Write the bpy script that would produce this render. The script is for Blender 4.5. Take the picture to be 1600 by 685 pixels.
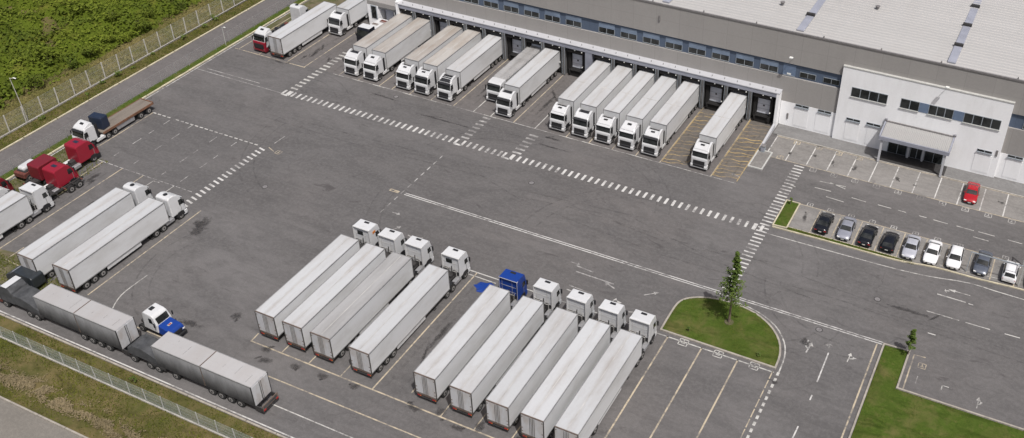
import bpy, bmesh, math, random
from mathutils import Vector, Matrix, Euler
R = math.radians
rnd = random.Random(7)
for o in list(bpy.data.objects): bpy.data.objects.remove(o)
sc = bpy.context.scene
COL = sc.collection

# ------------------------------------------------------------------ camera, world, sun, exposure
cam_d = bpy.data.cameras.new('camera'); cam = bpy.data.objects.new('camera', cam_d); COL.objects.link(cam)
cam.matrix_world = Matrix.Translation((0, 0, 82)) @ Matrix.Rotation(0.448895, 4, 'Z') @ Matrix.Rotation(0.943492504, 4, 'X') @ Matrix.Rotation(0.008832, 4, 'Z')
cam_d.sensor_fit = 'HORIZONTAL'; cam_d.sensor_width = 36; cam_d.lens = 36.1206
cam_d.shift_x = -0.07955; cam_d.shift_y = -0.02073
cam_d.clip_start = 1; cam_d.clip_end = 6000
sc.camera = cam
SUN_DIR = Vector((0.42, -0.36, 1.0)).normalized()
SUN_EL = math.asin(SUN_DIR.z); SUN_ROT = math.atan2(SUN_DIR.x, SUN_DIR.y)
w = bpy.data.worlds.new('World'); sc.world = w; w.use_nodes = True
nt = w.node_tree; bg = nt.nodes['Background']
sky = nt.nodes.new('ShaderNodeTexSky'); sky.sky_type = 'NISHITA'; sky.sun_disc = False
sky.sun_elevation = SUN_EL; sky.sun_rotation = SUN_ROT; sky.dust_density = 6.0; sky.air_density = 1.0; sky.ozone_density = 0.3
nt.links.new(sky.outputs[0], bg.inputs[0]); bg.inputs[1].default_value = 0.088
sd = bpy.data.lights.new('sun', 'SUN'); so = bpy.data.objects.new('sun', sd); COL.objects.link(so)
sd.energy = 3.5; sd.angle = R(.7); sd.color = (1.0, 0.985, 0.965)
so.rotation_euler = (-SUN_DIR).to_track_quat('-Z', 'Y').to_euler(); so.location = (0, 0, 120)
sc.view_settings.view_transform = 'Standard'; sc.view_settings.look = 'None'; sc.view_settings.gamma = 1
sc.view_settings.exposure = -0.06

# ------------------------------------------------------------------ materials
MATS = {}
class NG:
    """small helper around a node tree"""
    def __init__(s, m): s.t = m.node_tree; s.n = s.t.nodes; s.l = s.t.links
    def node(s, ty, **kw):
        x = s.n.new(ty)
        for k, v in kw.items(): setattr(x, k, v)
        return x
    def link(s, a, b): s.l.new(a, b)
    def coord(s, world=True):
        if world: return s.node('ShaderNodeNewGeometry').outputs['Position']
        return s.node('ShaderNodeTexCoord').outputs['Object']
    def mapping(s, v, scale=(1, 1, 1), rot=(0, 0, 0)):
        m = s.node('ShaderNodeMapping'); m.inputs['Scale'].default_value = scale; m.inputs['Rotation'].default_value = rot
        s.link(v, m.inputs['Vector']); return m.outputs[0]
    def noise(s, v, scale, detail=4, rough=.6, w=None, dist=0):
        x = s.node('ShaderNodeTexNoise'); x.inputs['Scale'].default_value = scale; x.inputs['Detail'].default_value = detail
        x.inputs['Roughness'].default_value = rough; x.inputs['Distortion'].default_value = dist
        if w is not None: x.noise_dimensions = '4D'; s.link(w, x.inputs['W'])
        s.link(v, x.inputs['Vector']); return x.outputs['Fac']
    def ramp(s, f, lo, hi, a=0., b=1.):
        r = s.node('ShaderNodeMapRange'); r.inputs['From Min'].default_value = lo; r.inputs['From Max'].default_value = hi
        r.inputs['To Min'].default_value = a; r.inputs['To Max'].default_value = b; s.link(f, r.inputs['Value']); return r.outputs[0]
    def math(s, op, a, b=None):
        x = s.node('ShaderNodeMath', operation=op)
        for i, v in enumerate((a, b)):
            if v is None: continue
            if isinstance(v, (int, float)): x.inputs[i].default_value = v
            else: s.link(v, x.inputs[i])
        return x.outputs[0]
    def mix(s, f, a, b):
        x = s.node('ShaderNodeMix', data_type='RGBA')
        for i, v in ((0, f), (6, a), (7, b)):
            if isinstance(v, (int, float)): x.inputs[i].default_value = v
            elif isinstance(v, tuple): x.inputs[i].default_value = (*v, 1)
            else: s.link(v, x.inputs[i])
        return x.outputs[2]
    def sep(s, v):
        x = s.node('ShaderNodeSeparateXYZ'); s.link(v, x.inputs[0]); return x.outputs
    def bump(s, h, strength=.3, dist=.02):
        x = s.node('ShaderNodeBump'); x.inputs['Strength'].default_value = strength; x.inputs['Distance'].default_value = dist
        s.link(h, x.inputs['Height']); return x.outputs[0]
def new_mat(name, rough=.6, metal=0.):
    m = bpy.data.materials.new(name); m.use_nodes = True; MATS[name] = m
    b = m.node_tree.nodes['Principled BSDF']; b.inputs['Roughness'].default_value = rough; b.inputs['Metallic'].default_value = metal
    return m, NG(m), b
def simple(name, col, rough=.6, metal=0., var=.12, scale=3., emit=None, rand=0.):
    m, g, b = new_mat(name, rough, metal)
    p = g.coord(False)
    info = g.node('ShaderNodeObjectInfo').outputs['Random']
    wv = g.math('MULTIPLY', info, 50.)
    n = g.noise(p, scale, 4, .6, wv)
    f = g.ramp(n, .3, .7)
    dk = tuple(c * (1 - var) for c in col); lt = tuple(min(1, c * (1 + var)) for c in col)
    c = g.mix(f, dk, lt)
    g.link(c, b.inputs['Base Color'])
    return m
def paint_dirty(name, col, dirt, amount=.5, scale=.8, rough=.45, streak=(1, 1, 1), edge=.06, lo=.5, hi=.75, centre=False):
    m, g, b = new_mat(name, rough)
    p = g.coord(False); info = g.node('ShaderNodeObjectInfo').outputs['Random']
    wv = g.math('MULTIPLY', info, 73.)
    n1 = g.noise(g.mapping(p, streak), scale, 6, .65, wv)
    n2 = g.noise(p, scale * 7, 3, .6, wv)
    f = g.math('MULTIPLY', g.ramp(n1, lo, hi), amount)
    f2 = g.math('ADD', f, g.ramp(n2, .45, .8, 0, edge))
    if centre:   # grime gathering along the low middle seam of the roof
        q = g.sep(p); cx = g.ramp(g.math('ABSOLUTE', g.math('ADD', q[0], g.math('MULTIPLY', g.math('SUBTRACT', g.noise(p, .9, 3, .6, wv), .5), .5))), .0, .38, .75, 0)
        f2 = g.math('ADD', f2, g.math('MULTIPLY', cx, g.ramp(g.noise(g.mapping(p, (1, .3, 1)), .5, 5, .7, g.math('ADD', wv, 9.)), .42, .7)))
        f2 = g.math('MINIMUM', f2, 1.)
    br = g.ramp(info, 0, 1, .93, 1.03)
    c = g.mix(f2, col, dirt)
    hv = g.node('ShaderNodeHueSaturation'); g.link(br, hv.inputs['Value']); g.link(c, hv.inputs['Color'])
    g.link(hv.outputs[0], b.inputs['Base Color'])
    return m

def mk_asphalt(name='asphalt', base=(.118, .112, .111), tint=(.138, .127, .123), worn=1.):
    m, g, b = new_mat(name, .92)
    p = g.coord()
    big = g.noise(p, .035, 4, .6, dist=.6); mid = g.noise(g.mapping(p, (.35, 1, 1)), .16, 6, .65, dist=.4); fine = g.noise(p, 2.2, 5, .7); vf = g.noise(p, 9., 3, .7)
    c = g.mix(g.ramp(big, .42, .6), base, tint)
    huge = g.noise(p, .018, 3, .6, dist=1.0)
    c = g.mix(g.ramp(huge, .45, .6, 0, .75 * worn), c, tuple(x * 1.35 for x in base))
    c = g.mix(g.ramp(g.noise(g.mapping(p, (.6, 1, 1), (0, 0, .4)), .06, 5, .7, dist=1.5), .5, .68, 0, .55 * worn), c, tuple(x * .66 for x in base))
    c = g.mix(g.ramp(mid, .4, .65, 0, .6 * worn), c, tuple(x * .68 for x in base))
    c = g.mix(g.ramp(fine, .42, .68, 0, .55), c, tuple(x * 1.5 for x in base))
    c = g.mix(g.ramp(g.noise(g.mapping(p, (.5, 1, 1), (0, 0, .3)), .75, 5, .7, dist=.5), .46, .72, 0, .5 * worn), c, tuple(x * .62 for x in base))
    c = g.mix(g.ramp(vf, .42, .62, 0, .35), c, tuple(x * .62 for x in base))
    # driving streaks along x
    st = g.noise(g.mapping(p, (.05, .9, 1)), 1.1, 5, .6, dist=.8)
    c = g.mix(g.ramp(st, .56, .74, 0, .38 * worn), c, tuple(x * .62 for x in base))
    st2 = g.noise(g.mapping(p, (.06, .7, 1), (0, 0, .25)), .8, 4, .6, dist=1.2)
    c = g.mix(g.ramp(st2, .6, .76, 0, .3 * worn), c, tuple(x * 1.35 for x in base))
    # dark blotches of oil and small scuffs
    bl = g.noise(g.mapping(p, (.45, 1, 1), (0, 0, .35)), .7, 5, .68, dist=.7)
    zone = g.noise(p, .07, 2, .5)
    bf = g.math('MULTIPLY', g.ramp(bl, .6, .68, 0, .6 * worn), g.ramp(zone, .42, .6))
    c = g.mix(bf, c, (.05, .045, .045))
    wl = g.noise(g.mapping(p, (1, .5, 1)), 2.3, 3, .6, dist=2)
    c = g.mix(g.math('MULTIPLY', g.ramp(wl, .71, .76, 0, .25 * worn), g.ramp(zone, .48, .6)), c, (.3, .28, .26))
    # cracks
    v = g.node('ShaderNodeTexVoronoi', feature='DISTANCE_TO_EDGE'); v.inputs['Scale'].default_value = .11
    nz = g.node('ShaderNodeTexNoise'); nz.inputs['Scale'].default_value = .9; g.link(p, nz.inputs['Vector'])
    vm = g.node('ShaderNodeVectorMath', operation='MULTIPLY_ADD'); vm.inputs[1].default_value = (1.6, 1.6, 0)
    g.link(nz.outputs['Color'], vm.inputs[0]); g.link(p, vm.inputs[2]); g.link(vm.outputs[0], v.inputs['Vector'])
    cr = g.ramp(v.outputs['Distance'], .002, .009, 1, 0)
    cr = g.math('MULTIPLY', cr, g.ramp(g.noise(p, .12, 2), .55, .66, 0, .35))
    c = g.mix(cr, c, (.06, .055, .055))
    g.link(c, b.inputs['Base Color'])
    g.link(g.bump(fine, .35, .03), b.inputs['Normal'])
    return m
mk_asphalt('asphalt')
mk_asphalt('asphalt_road', (.125, .115, .112), (.14, .128, .124), .7)
mk_asphalt('asphalt_back_road', (.175, .160, .140), (.185, .17, .15), .3)
mk_asphalt('bay_concrete', (.205, .195, .185), (.22, .21, .2), 1.1)
mk_asphalt('apron_concrete', (.175, .172, .17), (.19, .188, .184), .9)

mk_asphalt('stained_asphalt', (.13, .116, .103), (.145, .128, .11), 1.2)
def mk_marking(name, col, wear=.5):
    m, g, b = new_mat(name, .8)
    p = g.coord()
    n = g.noise(p, 1.6, 6, .75); n2 = g.noise(p, .25, 3, .6)
    s = g.math('ADD', g.math('MULTIPLY', n, .6), g.math('MULTIPLY', n2, .4))
    f = g.ramp(s, .5 - wear * .18, .62 - wear * .1, 0, .9)
    c = g.mix(f, col, (.13, .122, .12))
    g.link(c, b.inputs['Base Color'])
mk_marking('paint_white', (.5, .49, .46), .25)
mk_marking('paint_bright', (.55, .54, .52), .15)
mk_marking('paint_faint', (.5, .49, .47), .65)
mk_marking('paint_cream', (.47, .40, .29), .25)
mk_marking('paint_yellow', (.46, .33, .13), .3)
mk_marking('paint_yellow_faint', (.40, .28, .10), .55)

def mk_grass(name, greens, dry, dryness=.5, scale=.35):
    m, g, b = new_mat(name, 1.0); b.inputs['Specular IOR Level'].default_value = .05
    p = g.coord()
    n1 = g.noise(p, scale, 5, .65, dist=.5); n2 = g.noise(p, 2.4, 5, .75); n3 = g.noise(g.mapping(p, (.35, 1, 1)), .8, 4, .6, dist=.6)
    c = g.mix(g.ramp(n2, .3, .7), greens[0], greens[1])
    c = g.mix(g.ramp(n1, .62 - dryness * .3, .78 - dryness * .2, 0, .85), c, dry)
    c = g.mix(g.ramp(n3, .5, .7, 0, .6), c, tuple(x * .5 for x in greens[0]))
    c = g.mix(g.ramp(g.noise(p, .16, 4, .65), .5, .62, 0, .5), c, tuple(x * .72 for x in greens[1]))
    c = g.mix(g.ramp(g.noise(p, .9, 4, .7), .6, .72, 0, .6), c, (dry[0] * 1.1, dry[1] * 1.05, dry[2]))
    g.link(c, b.inputs['Base Color']); g.link(g.bump(n2, .6, .15), b.inputs['Normal'])
mk_grass('grass', [(.045, .075, .012), (.08, .115, .022)], (.13, .12, .045), .5)
mk_grass('grass_verge', [(.062, .068, .018), (.095, .098, .032)], (.16, .125, .06), .95)
mk_grass('grass_dry', [(.085, .09, .02), (.145, .14, .045)], (.20, .165, .07), .9, .2)
mk_grass('weedy_soil', [(.07, .085, .03), (.11, .115, .05)], (.17, .14, .10), .9, .5)
mk_grass('bush_ground', [(.05, .075, .008), (.11, .14, .018)], (.14, .13, .03), .35, .12)
def mk_leaf(name, a, b_, c_=None):
    m, g, b = new_mat(name, .9); b.inputs['Specular IOR Level'].default_value = .15
    p = g.coord(); n = g.noise(p, .1, 5, .68); n2 = g.noise(p, 3.5, 3, .7)
    c = g.mix(g.ramp(n, .42, .6), a, b_)
    c = g.mix(g.ramp(n2, .35, .7, 0, .6), c, c_ or tuple(x * 1.5 for x in b_))
    g.link(c, b.inputs['Base Color'])
mk_leaf('leaves_bush', (.03, .055, .006), (.11, .145, .014), (.17, .19, .03))
mk_leaf('leaves_tree', (.055, .095, .018), (.10, .15, .03), (.16, .2, .05))
mk_leaf('straw_leaves', (.15, .12, .065), (.22, .175, .10), (.27, .22, .14))
mk_leaf('grass_blades', (.06, .085, .008), (.11, .125, .015), (.16, .15, .035))
mk_leaf('grass_blades_dry', (.09, .09, .03), (.15, .13, .055), (.2, .17, .08))
simple('bark', (.16, .12, .09), .9, var=.3, scale=6)
simple('kerb_stone', (.33, .30, .26), .9, var=.22, scale=1.5)
simple('kerb_cream', (.5, .45, .33), .9, var=.25, scale=1.0)
simple('concrete', (.36, .34, .31), .9, var=.2, scale=1.2)

# building
def mk_wall_panels(name, col):
    m, g, b = new_mat(name, .85)
    p = g.coord(); x, y, z = g.sep(p)[:3]
    fx = g.math('FRACT', g.math('DIVIDE', g.math('ADD', x, 400.02 + 48.1), 3.78))
    line = g.math('LESS_THAN', g.math('ABSOLUTE', g.math('SUBTRACT', fx, .5)), .008)
    hz = g.math('LESS_THAN', g.math('ABSOLUTE', g.math('SUBTRACT', z, 12.85)), .03)
    ln = g.math('MULTIPLY', g.math('MAXIMUM', line, g.math('MULTIPLY', hz, .7)), .3)
    n = g.noise(g.mapping(p, (.5, 1, .12)), .9, 5, .6); n2 = g.noise(p, 4, 3, .6)
    pid = g.node('ShaderNodeTexWhiteNoise', noise_dimensions='1D'); g.link(g.math('FLOOR', g.math('DIVIDE', g.math('ADD', x, 400.02 + 46.21), 3.78)), pid.inputs['W'])
    c = g.mix(g.ramp(n, .35, .7, 0, .5), col, tuple(v * .84 for v in col))
    c = g.mix(g.ramp(pid.outputs['Value'], 0, 1, 0, .35), c, tuple(v * .88 for v in col))
    c = g.mix(g.ramp(n2, .4, .7, 0, .25), c, tuple(v * 1.15 for v in col))
    c = g.mix(ln, c, tuple(v * .45 for v in col))
    g.link(c, b.inputs['Base Color'])
mk_wall_panels('wall_grey', (.318, .304, .292))
mk_wall_panels('wall_blue', (.085, .115, .17))
paint_dirty('wall_white', (.88, .885, .90), (.62, .61, .60), .45, .5, .8, (1, 1, .25), .12, .45, .8)
paint_dirty('dock_white', (.47, .475, .50), (.36, .36, .37), .5, .7, .8)
simple('dock_fascia', (.27, .28, .33), .7, var=.15, scale=.6)
simple('dock_pillar', (.13, .128, .13), .8, var=.25, scale=1.5)
simple('dock_dark', (.02, .019, .019), .9, var=.3)
simple('dock_rubber', (.012, .011, .011), .95, var=.3)
simple('dock_door_paint', (.62, .64, .70), .6, var=.12, scale=.8)
simple('lamp_white', (.8, .8, .76), .4, var=.02)
simple('window_upper_pane', (.17, .22, .30), .35, var=.2, scale=.6)
simple('blue_panel', (.13, .18, .27), .6, var=.12)
simple('window_frame_metal', (.3, .33, .36), .5, var=.1)
simple('vent_metal', (.07, .07, .08), .7, var=.3)
simple('coping_metal', (.19, .18, .18), .6, var=.2)
m, g, b = new_mat('glass_dark', .12)
n = g.noise(g.coord(), .5, 3); g.link(g.mix(g.ramp(n, .4, .6), (.012, .014, .014), (.035, .038, .038)), b.inputs['Base Color'])
def mk_roof(name, col, per, axis=1):
    m, g, b = new_mat(name, .55)
    p = g.coord(); q = g.sep(p)
    f = g.math('FRACT', g.math('DIVIDE', g.math('ADD', q[axis], 500.), per))
    tri = g.math('ABSOLUTE', g.math('SUBTRACT', f, .5))
    n = g.noise(g.mapping(p, (.1, 1, 1)), .5, 4, .6); n2 = g.noise(g.mapping(p, (1, .15, 1)), .35, 4, .6)
    c = g.mix(g.ramp(n, .35, .65, 0, .4), col, tuple(v * .86 for v in col))
    c = g.mix(g.ramp(n2, .5, .75, 0, .22), c, (col[0] * .78, col[1] * .76, col[2] * .74))
    g.link(c, b.inputs['Base Color'])
mk_roof('roof_sheet', (.415, .405, .395), .84)
mk_roof('canopy_sheet', (.36, .355, .35), .62)
simple('skylight_sheet', (.3, .31, .36), .4, var=.15, scale=.5)

# vehicles
paint_dirty('trailer_side', (.67, .675, .685), (.36, .34, .31), .5, .55, .42, (1, .35, 1), .06, .46, .78)
paint_dirty('trailer_roof', (.515, .522, .532), (.31, .27, .24), .5, .55, .5, (1, .22, 1), .10, .46, .78, True)
paint_dirty('trailer_roof_beige', (.44, .42, .395), (.25, .195, .15), .8, .5, .5, (1, .3, 1), .15, .4, .75)
paint_dirty('trailer_roof_grey', (.39, .385, .385), (.22, .21, .2), .75, .8, .5, (1, .2, 1), .12, .4, .8, True)
paint_dirty('door_white', (.55, .56, .58), (.32, .25, .19), .65, 1.1, .45, (1, 1, .4), .1, .42, .78)
paint_dirty('cab_white', (.60, .605, .615), (.4, .39, .37), .3, 1.2, .28, (1, 1, 1), .04)
paint_dirty('curtain_roof', (.43, .42, .42), (.36, .33, .31), .5, .6, .5, (.3, 1, 1), .10, .42, .78)
m, g, b = new_mat('curtain_grey', .5)   # tarpaulin: noisy height ramp, near black at the bottom, pale grey at the top
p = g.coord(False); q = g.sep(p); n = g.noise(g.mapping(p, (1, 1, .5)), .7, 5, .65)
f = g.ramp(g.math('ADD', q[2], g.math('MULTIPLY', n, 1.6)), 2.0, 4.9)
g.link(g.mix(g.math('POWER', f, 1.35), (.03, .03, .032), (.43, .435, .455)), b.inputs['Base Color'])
simple('roof_strip', (.43, .42, .405), .6, var=.25, scale=.6)
simple('trim_dark', (.07, .065, .06), .6, var=.3)
simple('trim_grey', (.24, .24, .24), .5, var=.2)
simple('trim_rust', (.15, .115, .095), .7, var=.35, scale=4)
simple('tyre', (.018, .018, .018), .9, var=.3, scale=5)
simple('rim', (.32, .31, .30), .5, .3, var=.25, scale=8)
simple('chassis_dark', (.035, .033, .033), .8, var=.35, scale=3)
simple('chassis_red', (.13, .04, .03), .8, var=.4, scale=3)
simple('black_plastic', (.02, .02, .022), .5, var=.2)
simple('tank_metal', (.42, .42, .43), .4, .5, var=.2)
simple('skirt_white', (.6, .6, .6), .5, var=.12)
simple('lamp_red', (.35, .02, .02), .3, var=.1)
simple('lamp_clear', (.7, .7, .68), .15, var=.05)
simple('lamp_orange', (.6, .2, .03), .4, var=.1)
paint_dirty('paint_red', (.27, .014, .03), (.16, .03, .03), .4, 1, .3)
paint_dirty('paint_red_dark', (.18, .016, .025), (.12, .03, .03), .5, 1, .35)
paint_dirty('paint_blue', (.010, .045, .25), (.02, .04, .13), .35, 1, .3)
paint_dirty('paint_navy', (.018, .028, .055), (.05, .05, .055), .4, 1, .4)
paint_dirty('deck_wood', (.22, .19, .16), (.10, .085, .07), .7, 1.2, .85, (1, .2, 1), .3)
simple('rust_rail', (.17, .085, .05), .8, var=.35, scale=2)
simple('canvas_grey', (.06, .062, .066), .7, var=.45, scale=1.2)
simple('van_dark', (.03, .035, .04), .3, var=.2)
simple('car_black', (.010, .011, .015), .18, var=.1)
simple('car_silver', (.33, .34, .39), .28, .35, var=.04)
simple('car_lightsilver', (.48, .49, .54), .28, .25, var=.04)
simple('car_grey', (.13, .145, .18), .28, .35, var=.05)
simple('car_white', (.74, .74, .75), .22, var=.02)
simple('car_red', (.36, .012, .02), .22, var=.06)
simple('plate', (.55, .55, .52), .5, var=.05)
simple('post_white', (.46, .46, .44), .7, var=.15)
simple('fence_steel', (.3, .3, .3), .6, var=.15)
simple('post_concrete', (.5, .48, .44), .85, var=.2)
def mk_mesh_wire(name, col, cover, pitch):
    m, g, b = new_mat(name, .6)
    b.inputs['Base Color'].default_value = (*col, 1)
    p = g.coord(); x, y, z = g.sep(p)[:3]
    s = g.math('ADD', x, y)
    a1 = g.math('FRACT', g.math('DIVIDE', g.math('ADD', g.math('ADD', s, z), 900.), pitch)); a2 = g.math('FRACT', g.math('DIVIDE', g.math('ADD', g.math('SUBTRACT', s, z), 900.), pitch))
    al = g.math('MAXIMUM', g.math('LESS_THAN', a1, cover), g.math('LESS_THAN', a2, cover))
    g.link(al, b.inputs['Alpha'])
mk_mesh_wire('chain_link', (.45, .46, .42), .07, .09)
mk_mesh_wire('chain_link_dense', (.42, .49, .45), .19, .09)
mk_mesh_wire('chain_link_thin', (.45, .46, .45), .03, .09)

# ------------------------------------------------------------------ mesh helpers
class MB:
    def __init__(s): s.bm = bmesh.new(); s.mats = []
    def mi(s, m):
        if m not in s.mats: s.mats.append(m)
        return s.mats.index(m)
    def faces(s, verts, faces, m):
        vs = [s.bm.verts.new(v) for v in verts]; k = s.mi(m); out = []
        for f in faces:
            try: fc = s.bm.faces.new([vs[i] for i in f]); fc.material_index = k; out.append(fc)
            except ValueError: pass
        return vs, out
    def box(s, x0, x1, y0, y1, z0, z1, m, bev=0., seg=1):
        v = [(x, y, z) for z in (z0, z1) for y in (y0, y1) for x in (x0, x1)]
        vs, fs = s.faces(v, [(0, 2, 3, 1), (4, 5, 7, 6), (0, 1, 5, 4), (2, 6, 7, 3), (0, 4, 6, 2), (1, 3, 7, 5)], m)
        if bev: s.bevel(fs, bev, seg)
        return s
    def bevel(s, fs, off, seg=2):
        es = {e for f in fs for e in f.edges}
        bmesh.ops.bevel(s.bm, geom=list(es), offset=off, segments=seg, affect='EDGES', profile=.5)
    def prism(s, prof, x0, x1, m, bev=0., tz=None, seg=2):
        """profile in (y, z), extruded along x; tz = (z, factor, ztop): narrows in x above z"""
        n = len(prof)
        def xf(x, z):
            if tz and z > tz[0]: return x * (1 - (1 - tz[1]) * (z - tz[0]) / (tz[2] - tz[0]))
            return x
        v = [(xf(x0, z), y, z) for y, z in prof] + [(xf(x1, z), y, z) for y, z in prof]
        area = sum(prof[i][0] * prof[(i + 1) % n][1] - prof[(i + 1) % n][0] * prof[i][1] for i in range(n))
        fs = [tuple(range(n)), tuple(range(2 * n - 1, n - 1, -1))] + [(i, i + n, (i + 1) % n + n, (i + 1) % n) for i in range(n)]
        if area > 0: fs = [tuple(reversed(f)) for f in fs]
        vs, fc = s.faces(v, fs, m)
        if bev: s.bevel(fc, bev, seg)
        bmesh.ops.recalc_face_normals(s.bm, faces=[f for f in s.bm.faces])
        return s
    def quad(s, pts, m): s.faces(pts, [tuple(range(len(pts)))], m); return s
    def cyl(s, a, b, r, m, n=12, r2=None):
        a = Vector(a); b = Vector(b); d = (b - a).normalized(); r2 = r if r2 is None else r2
        u = d.orthogonal().normalized(); v = d.cross(u)
        vs = [tuple(a + (u * math.cos(t) + v * math.sin(t)) * r) for t in [2 * math.pi * i / n for i in range(n)]]
        vs += [tuple(b + (u * math.cos(t) + v * math.sin(t)) * r2) for t in [2 * math.pi * i / n for i in range(n)]]
        fs = [(i, (i + 1) % n, (i + 1) % n + n, i + n) for i in range(n)] + [tuple(range(n - 1, -1, -1)), tuple(range(n, 2 * n))]
        s.faces(vs, fs, m); return s
    def mesh(s, name):
        me = bpy.data.meshes.new(name); s.bm.to_mesh(me); s.bm.free()
        for m in s.mats: me.materials.append(MATS[m])
        return me
def link(name, me, parent=None, loc=None, rz=0):
    o = bpy.data.objects.new(name, me); COL.objects.link(o)
    if parent: o.parent = parent
    if loc is not None: o.location = loc
    if rz: o.rotation_euler = (0, 0, rz)
    return o
def tag(o, label=None, cat=None, group=None, kind=None):
    if label: o['label'] = label
    if cat: o['category'] = cat
    if group: o['group'] = group
    if kind: o['kind'] = kind
    return o
def struct(name, mb): return tag(link(name, mb.mesh(name)), kind='structure')
def sheet(name, polys, m, z, step=None):
    mb = MB()
    for p in polys: mb.quad([(x, y, z) for x, y in p], m)
    return struct(name, mb)
def rect(x0, x1, y0, y1): return [(x0, y0), (x1, y0), (x1, y1), (x0, y1)]

# ------------------------------------------------------------------ ground, roads, kerbs
struct_ground = sheet('ground', [rect(-2500, 2500, -2500, 2500)], 'grass_verge', -.10)
sheet('yard_pavement', [rect(-123.4, 200, 50.2, 240)], 'asphalt', 0.0)
sheet('side_road', [rect(-130.3, -124.95, 30, 260)], 'asphalt_road', -.02)
sheet('back_road', [rect(-300, 200, 0, 40.9)], 'asphalt_back_road', -.02)
sheet('dry_verge', [rect(-141, -133.45, 30, 260)], 'grass_dry', -.05)
sheet('grass_bank', [rect(-300, 200, 41.2, 49.9)], 'grass_verge', -.04)
sheet('dock_paving', [rect(-122.5, -32.9, 114.0, 131.5)], 'asphalt_road', .004)
sheet('visitor_parking', [rect(-31.5, 60, 122.45, 128.2)], 'bay_concrete', .004)
sheet('staff_parking', [[(-23.45, 107.25), (-9.0, 107.25), (-4.6, 108.0), (0.2, 108.1), (6, 108.5), (60, 109), (60, 113.1), (-23.45, 113.1)]], 'bay_concrete', .004)
sheet('building_apron', [rect(-32.3, 60, 128.45, 131.6)], 'apron_concrete', .10)
sheet('weedy_ground', [
    [(-112.6, 53.9), (-108, 53.6), (-99, 54.1), (-96.5, 54.6), (-96.9, 57.4), (-100.2, 57.9), (-100.6, 56.4), (-103.7, 56.6), (-104, 58.4), (-108, 58.9), (-113, 58.2)],
    [(-122.9, 60), (-117.5, 60.4), (-116.1, 64), (-116.7, 67.5), (-114.2, 70), (-114.0, 73.4), (-117, 75.8), (-119.0, 76.2), (-119.4, 80.2), (-121.9, 82), (-122.9, 82)],
    [(-122.9, 118.3), (-121.4, 118.6), (-120.9, 124), (-116.5, 124.8), (-115.9, 131.4), (-117.5, 140), (-123.1, 140)],
], 'weedy_soil', .006)
# kerbs
def kerb(mb, pts, w_, h, m='kerb_stone', closed=False, z=-.02):
    n = len(pts); P = [Vector((*p, 0)) for p in pts]
    seg = n if closed else n - 1
    offs = []
    for i in range(n):
        a = P[i] - P[i - 1] if (i or closed) else P[1] - P[0]
        b_ = P[(i + 1) % n] - P[i] if (i < n - 1 or closed) else a
        a.normalize(); b_.normalize(); na = Vector((-a.y, a.x, 0)); nb = Vector((-b_.y, b_.x, 0)); t = (na + nb).normalized()
        offs.append(t / max(.4, t.dot(na)) * w_ / 2)
    vs = []
    for i in range(n):
        for sgn, zz in ((-1, z), (-1, h), (1, h), (1, z)): q = P[i] + offs[i] * sgn; vs.append((q.x, q.y, zz))
    fs = []
    for i in range(seg):
        j = (i + 1) % n
        for k in range(3): fs.append((i * 4 + k, j * 4 + k, j * 4 + k + 1, i * 4 + k + 1))
    if not closed: fs += [(0, 1, 2, 3), (n * 4 - 1, n * 4 - 2, n * 4 - 3, n * 4 - 4)]
    mb.faces(vs, fs, m)
def jitter_line(a, b, n, j=.03):
    return [(a[0] + (b[0] - a[0]) * i / n + rnd.uniform(-j, j), a[1] + (b[1] - a[1]) * i / n + rnd.uniform(-j, j)) for i in range(n + 1)]
mb = MB()
for y0 in range(30, 260, 6): kerb(mb, [(-130.45, y0), (-130.45, y0 + 5.85)], .24, .1, 'kerb_cream')
kerb(mb, [(-133.45, 30), (-133.45, 260)], .3, .12, 'concrete')
struct('road_kerb', mb)
mb = MB()
for y0 in range(62, 240, 3): kerb(mb, [(-123.45 + rnd.uniform(-.03, .03), y0), (-123.45 + rnd.uniform(-.03, .03), y0 + 2.9)], .26, .14, 'kerb_cream')
struct('yard_kerb', mb)
sheet('kerb_grass', [rect(-124.95, -123.55, 50, 260)], 'grass', .05)
mb = MB()
for x0 in range(-140, 60, 4): kerb(mb, [(x0, 50.02), (x0 + 3.9, 50.02)], .2, .13, 'kerb_stone')
for x0 in range(-200, 100, 4): kerb(mb, [(x0, 41.0), (x0 + 3.92, 41.0)], .2, .12, 'kerb_stone')
struct('bank_kerb', mb)
# islands
isl = [(-30.7, 82.0), (-30.75, 84.2), (-30.7, 86.9), (-30.1, 88.2), (-28.9, 89.1), (-27.1, 89.75), (-24.7, 90.0), (-22.0, 89.55), (-19.6, 88.25), (-17.9, 86.3), (-17.1, 84.1), (-16.95, 81.95)]
def smooth_poly(p, k=3):
    out = []
    for i in range(len(p) - 1):
        p0 = Vector(p[max(0, i - 1)]); p1 = Vector(p[i]); p2 = Vector(p[i + 1]); p3 = Vector(p[min(len(p) - 1, i + 2)])
        for j in range(k):
            t = j / k
            out.append(tuple(.5 * ((2 * p1) + (p2 - p0) * t + (2 * p0 - 5 * p1 + 4 * p2 - p3) * t * t + (3 * p1 - p0 - 3 * p2 + p3) * t ** 3)))
    out.append(tuple(p[-1])); return out
isl_s = smooth_poly(isl)
mb = MB(); kerb(mb, isl_s, .22, .15, 'kerb_stone', True); struct('island_kerb', mb)
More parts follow.
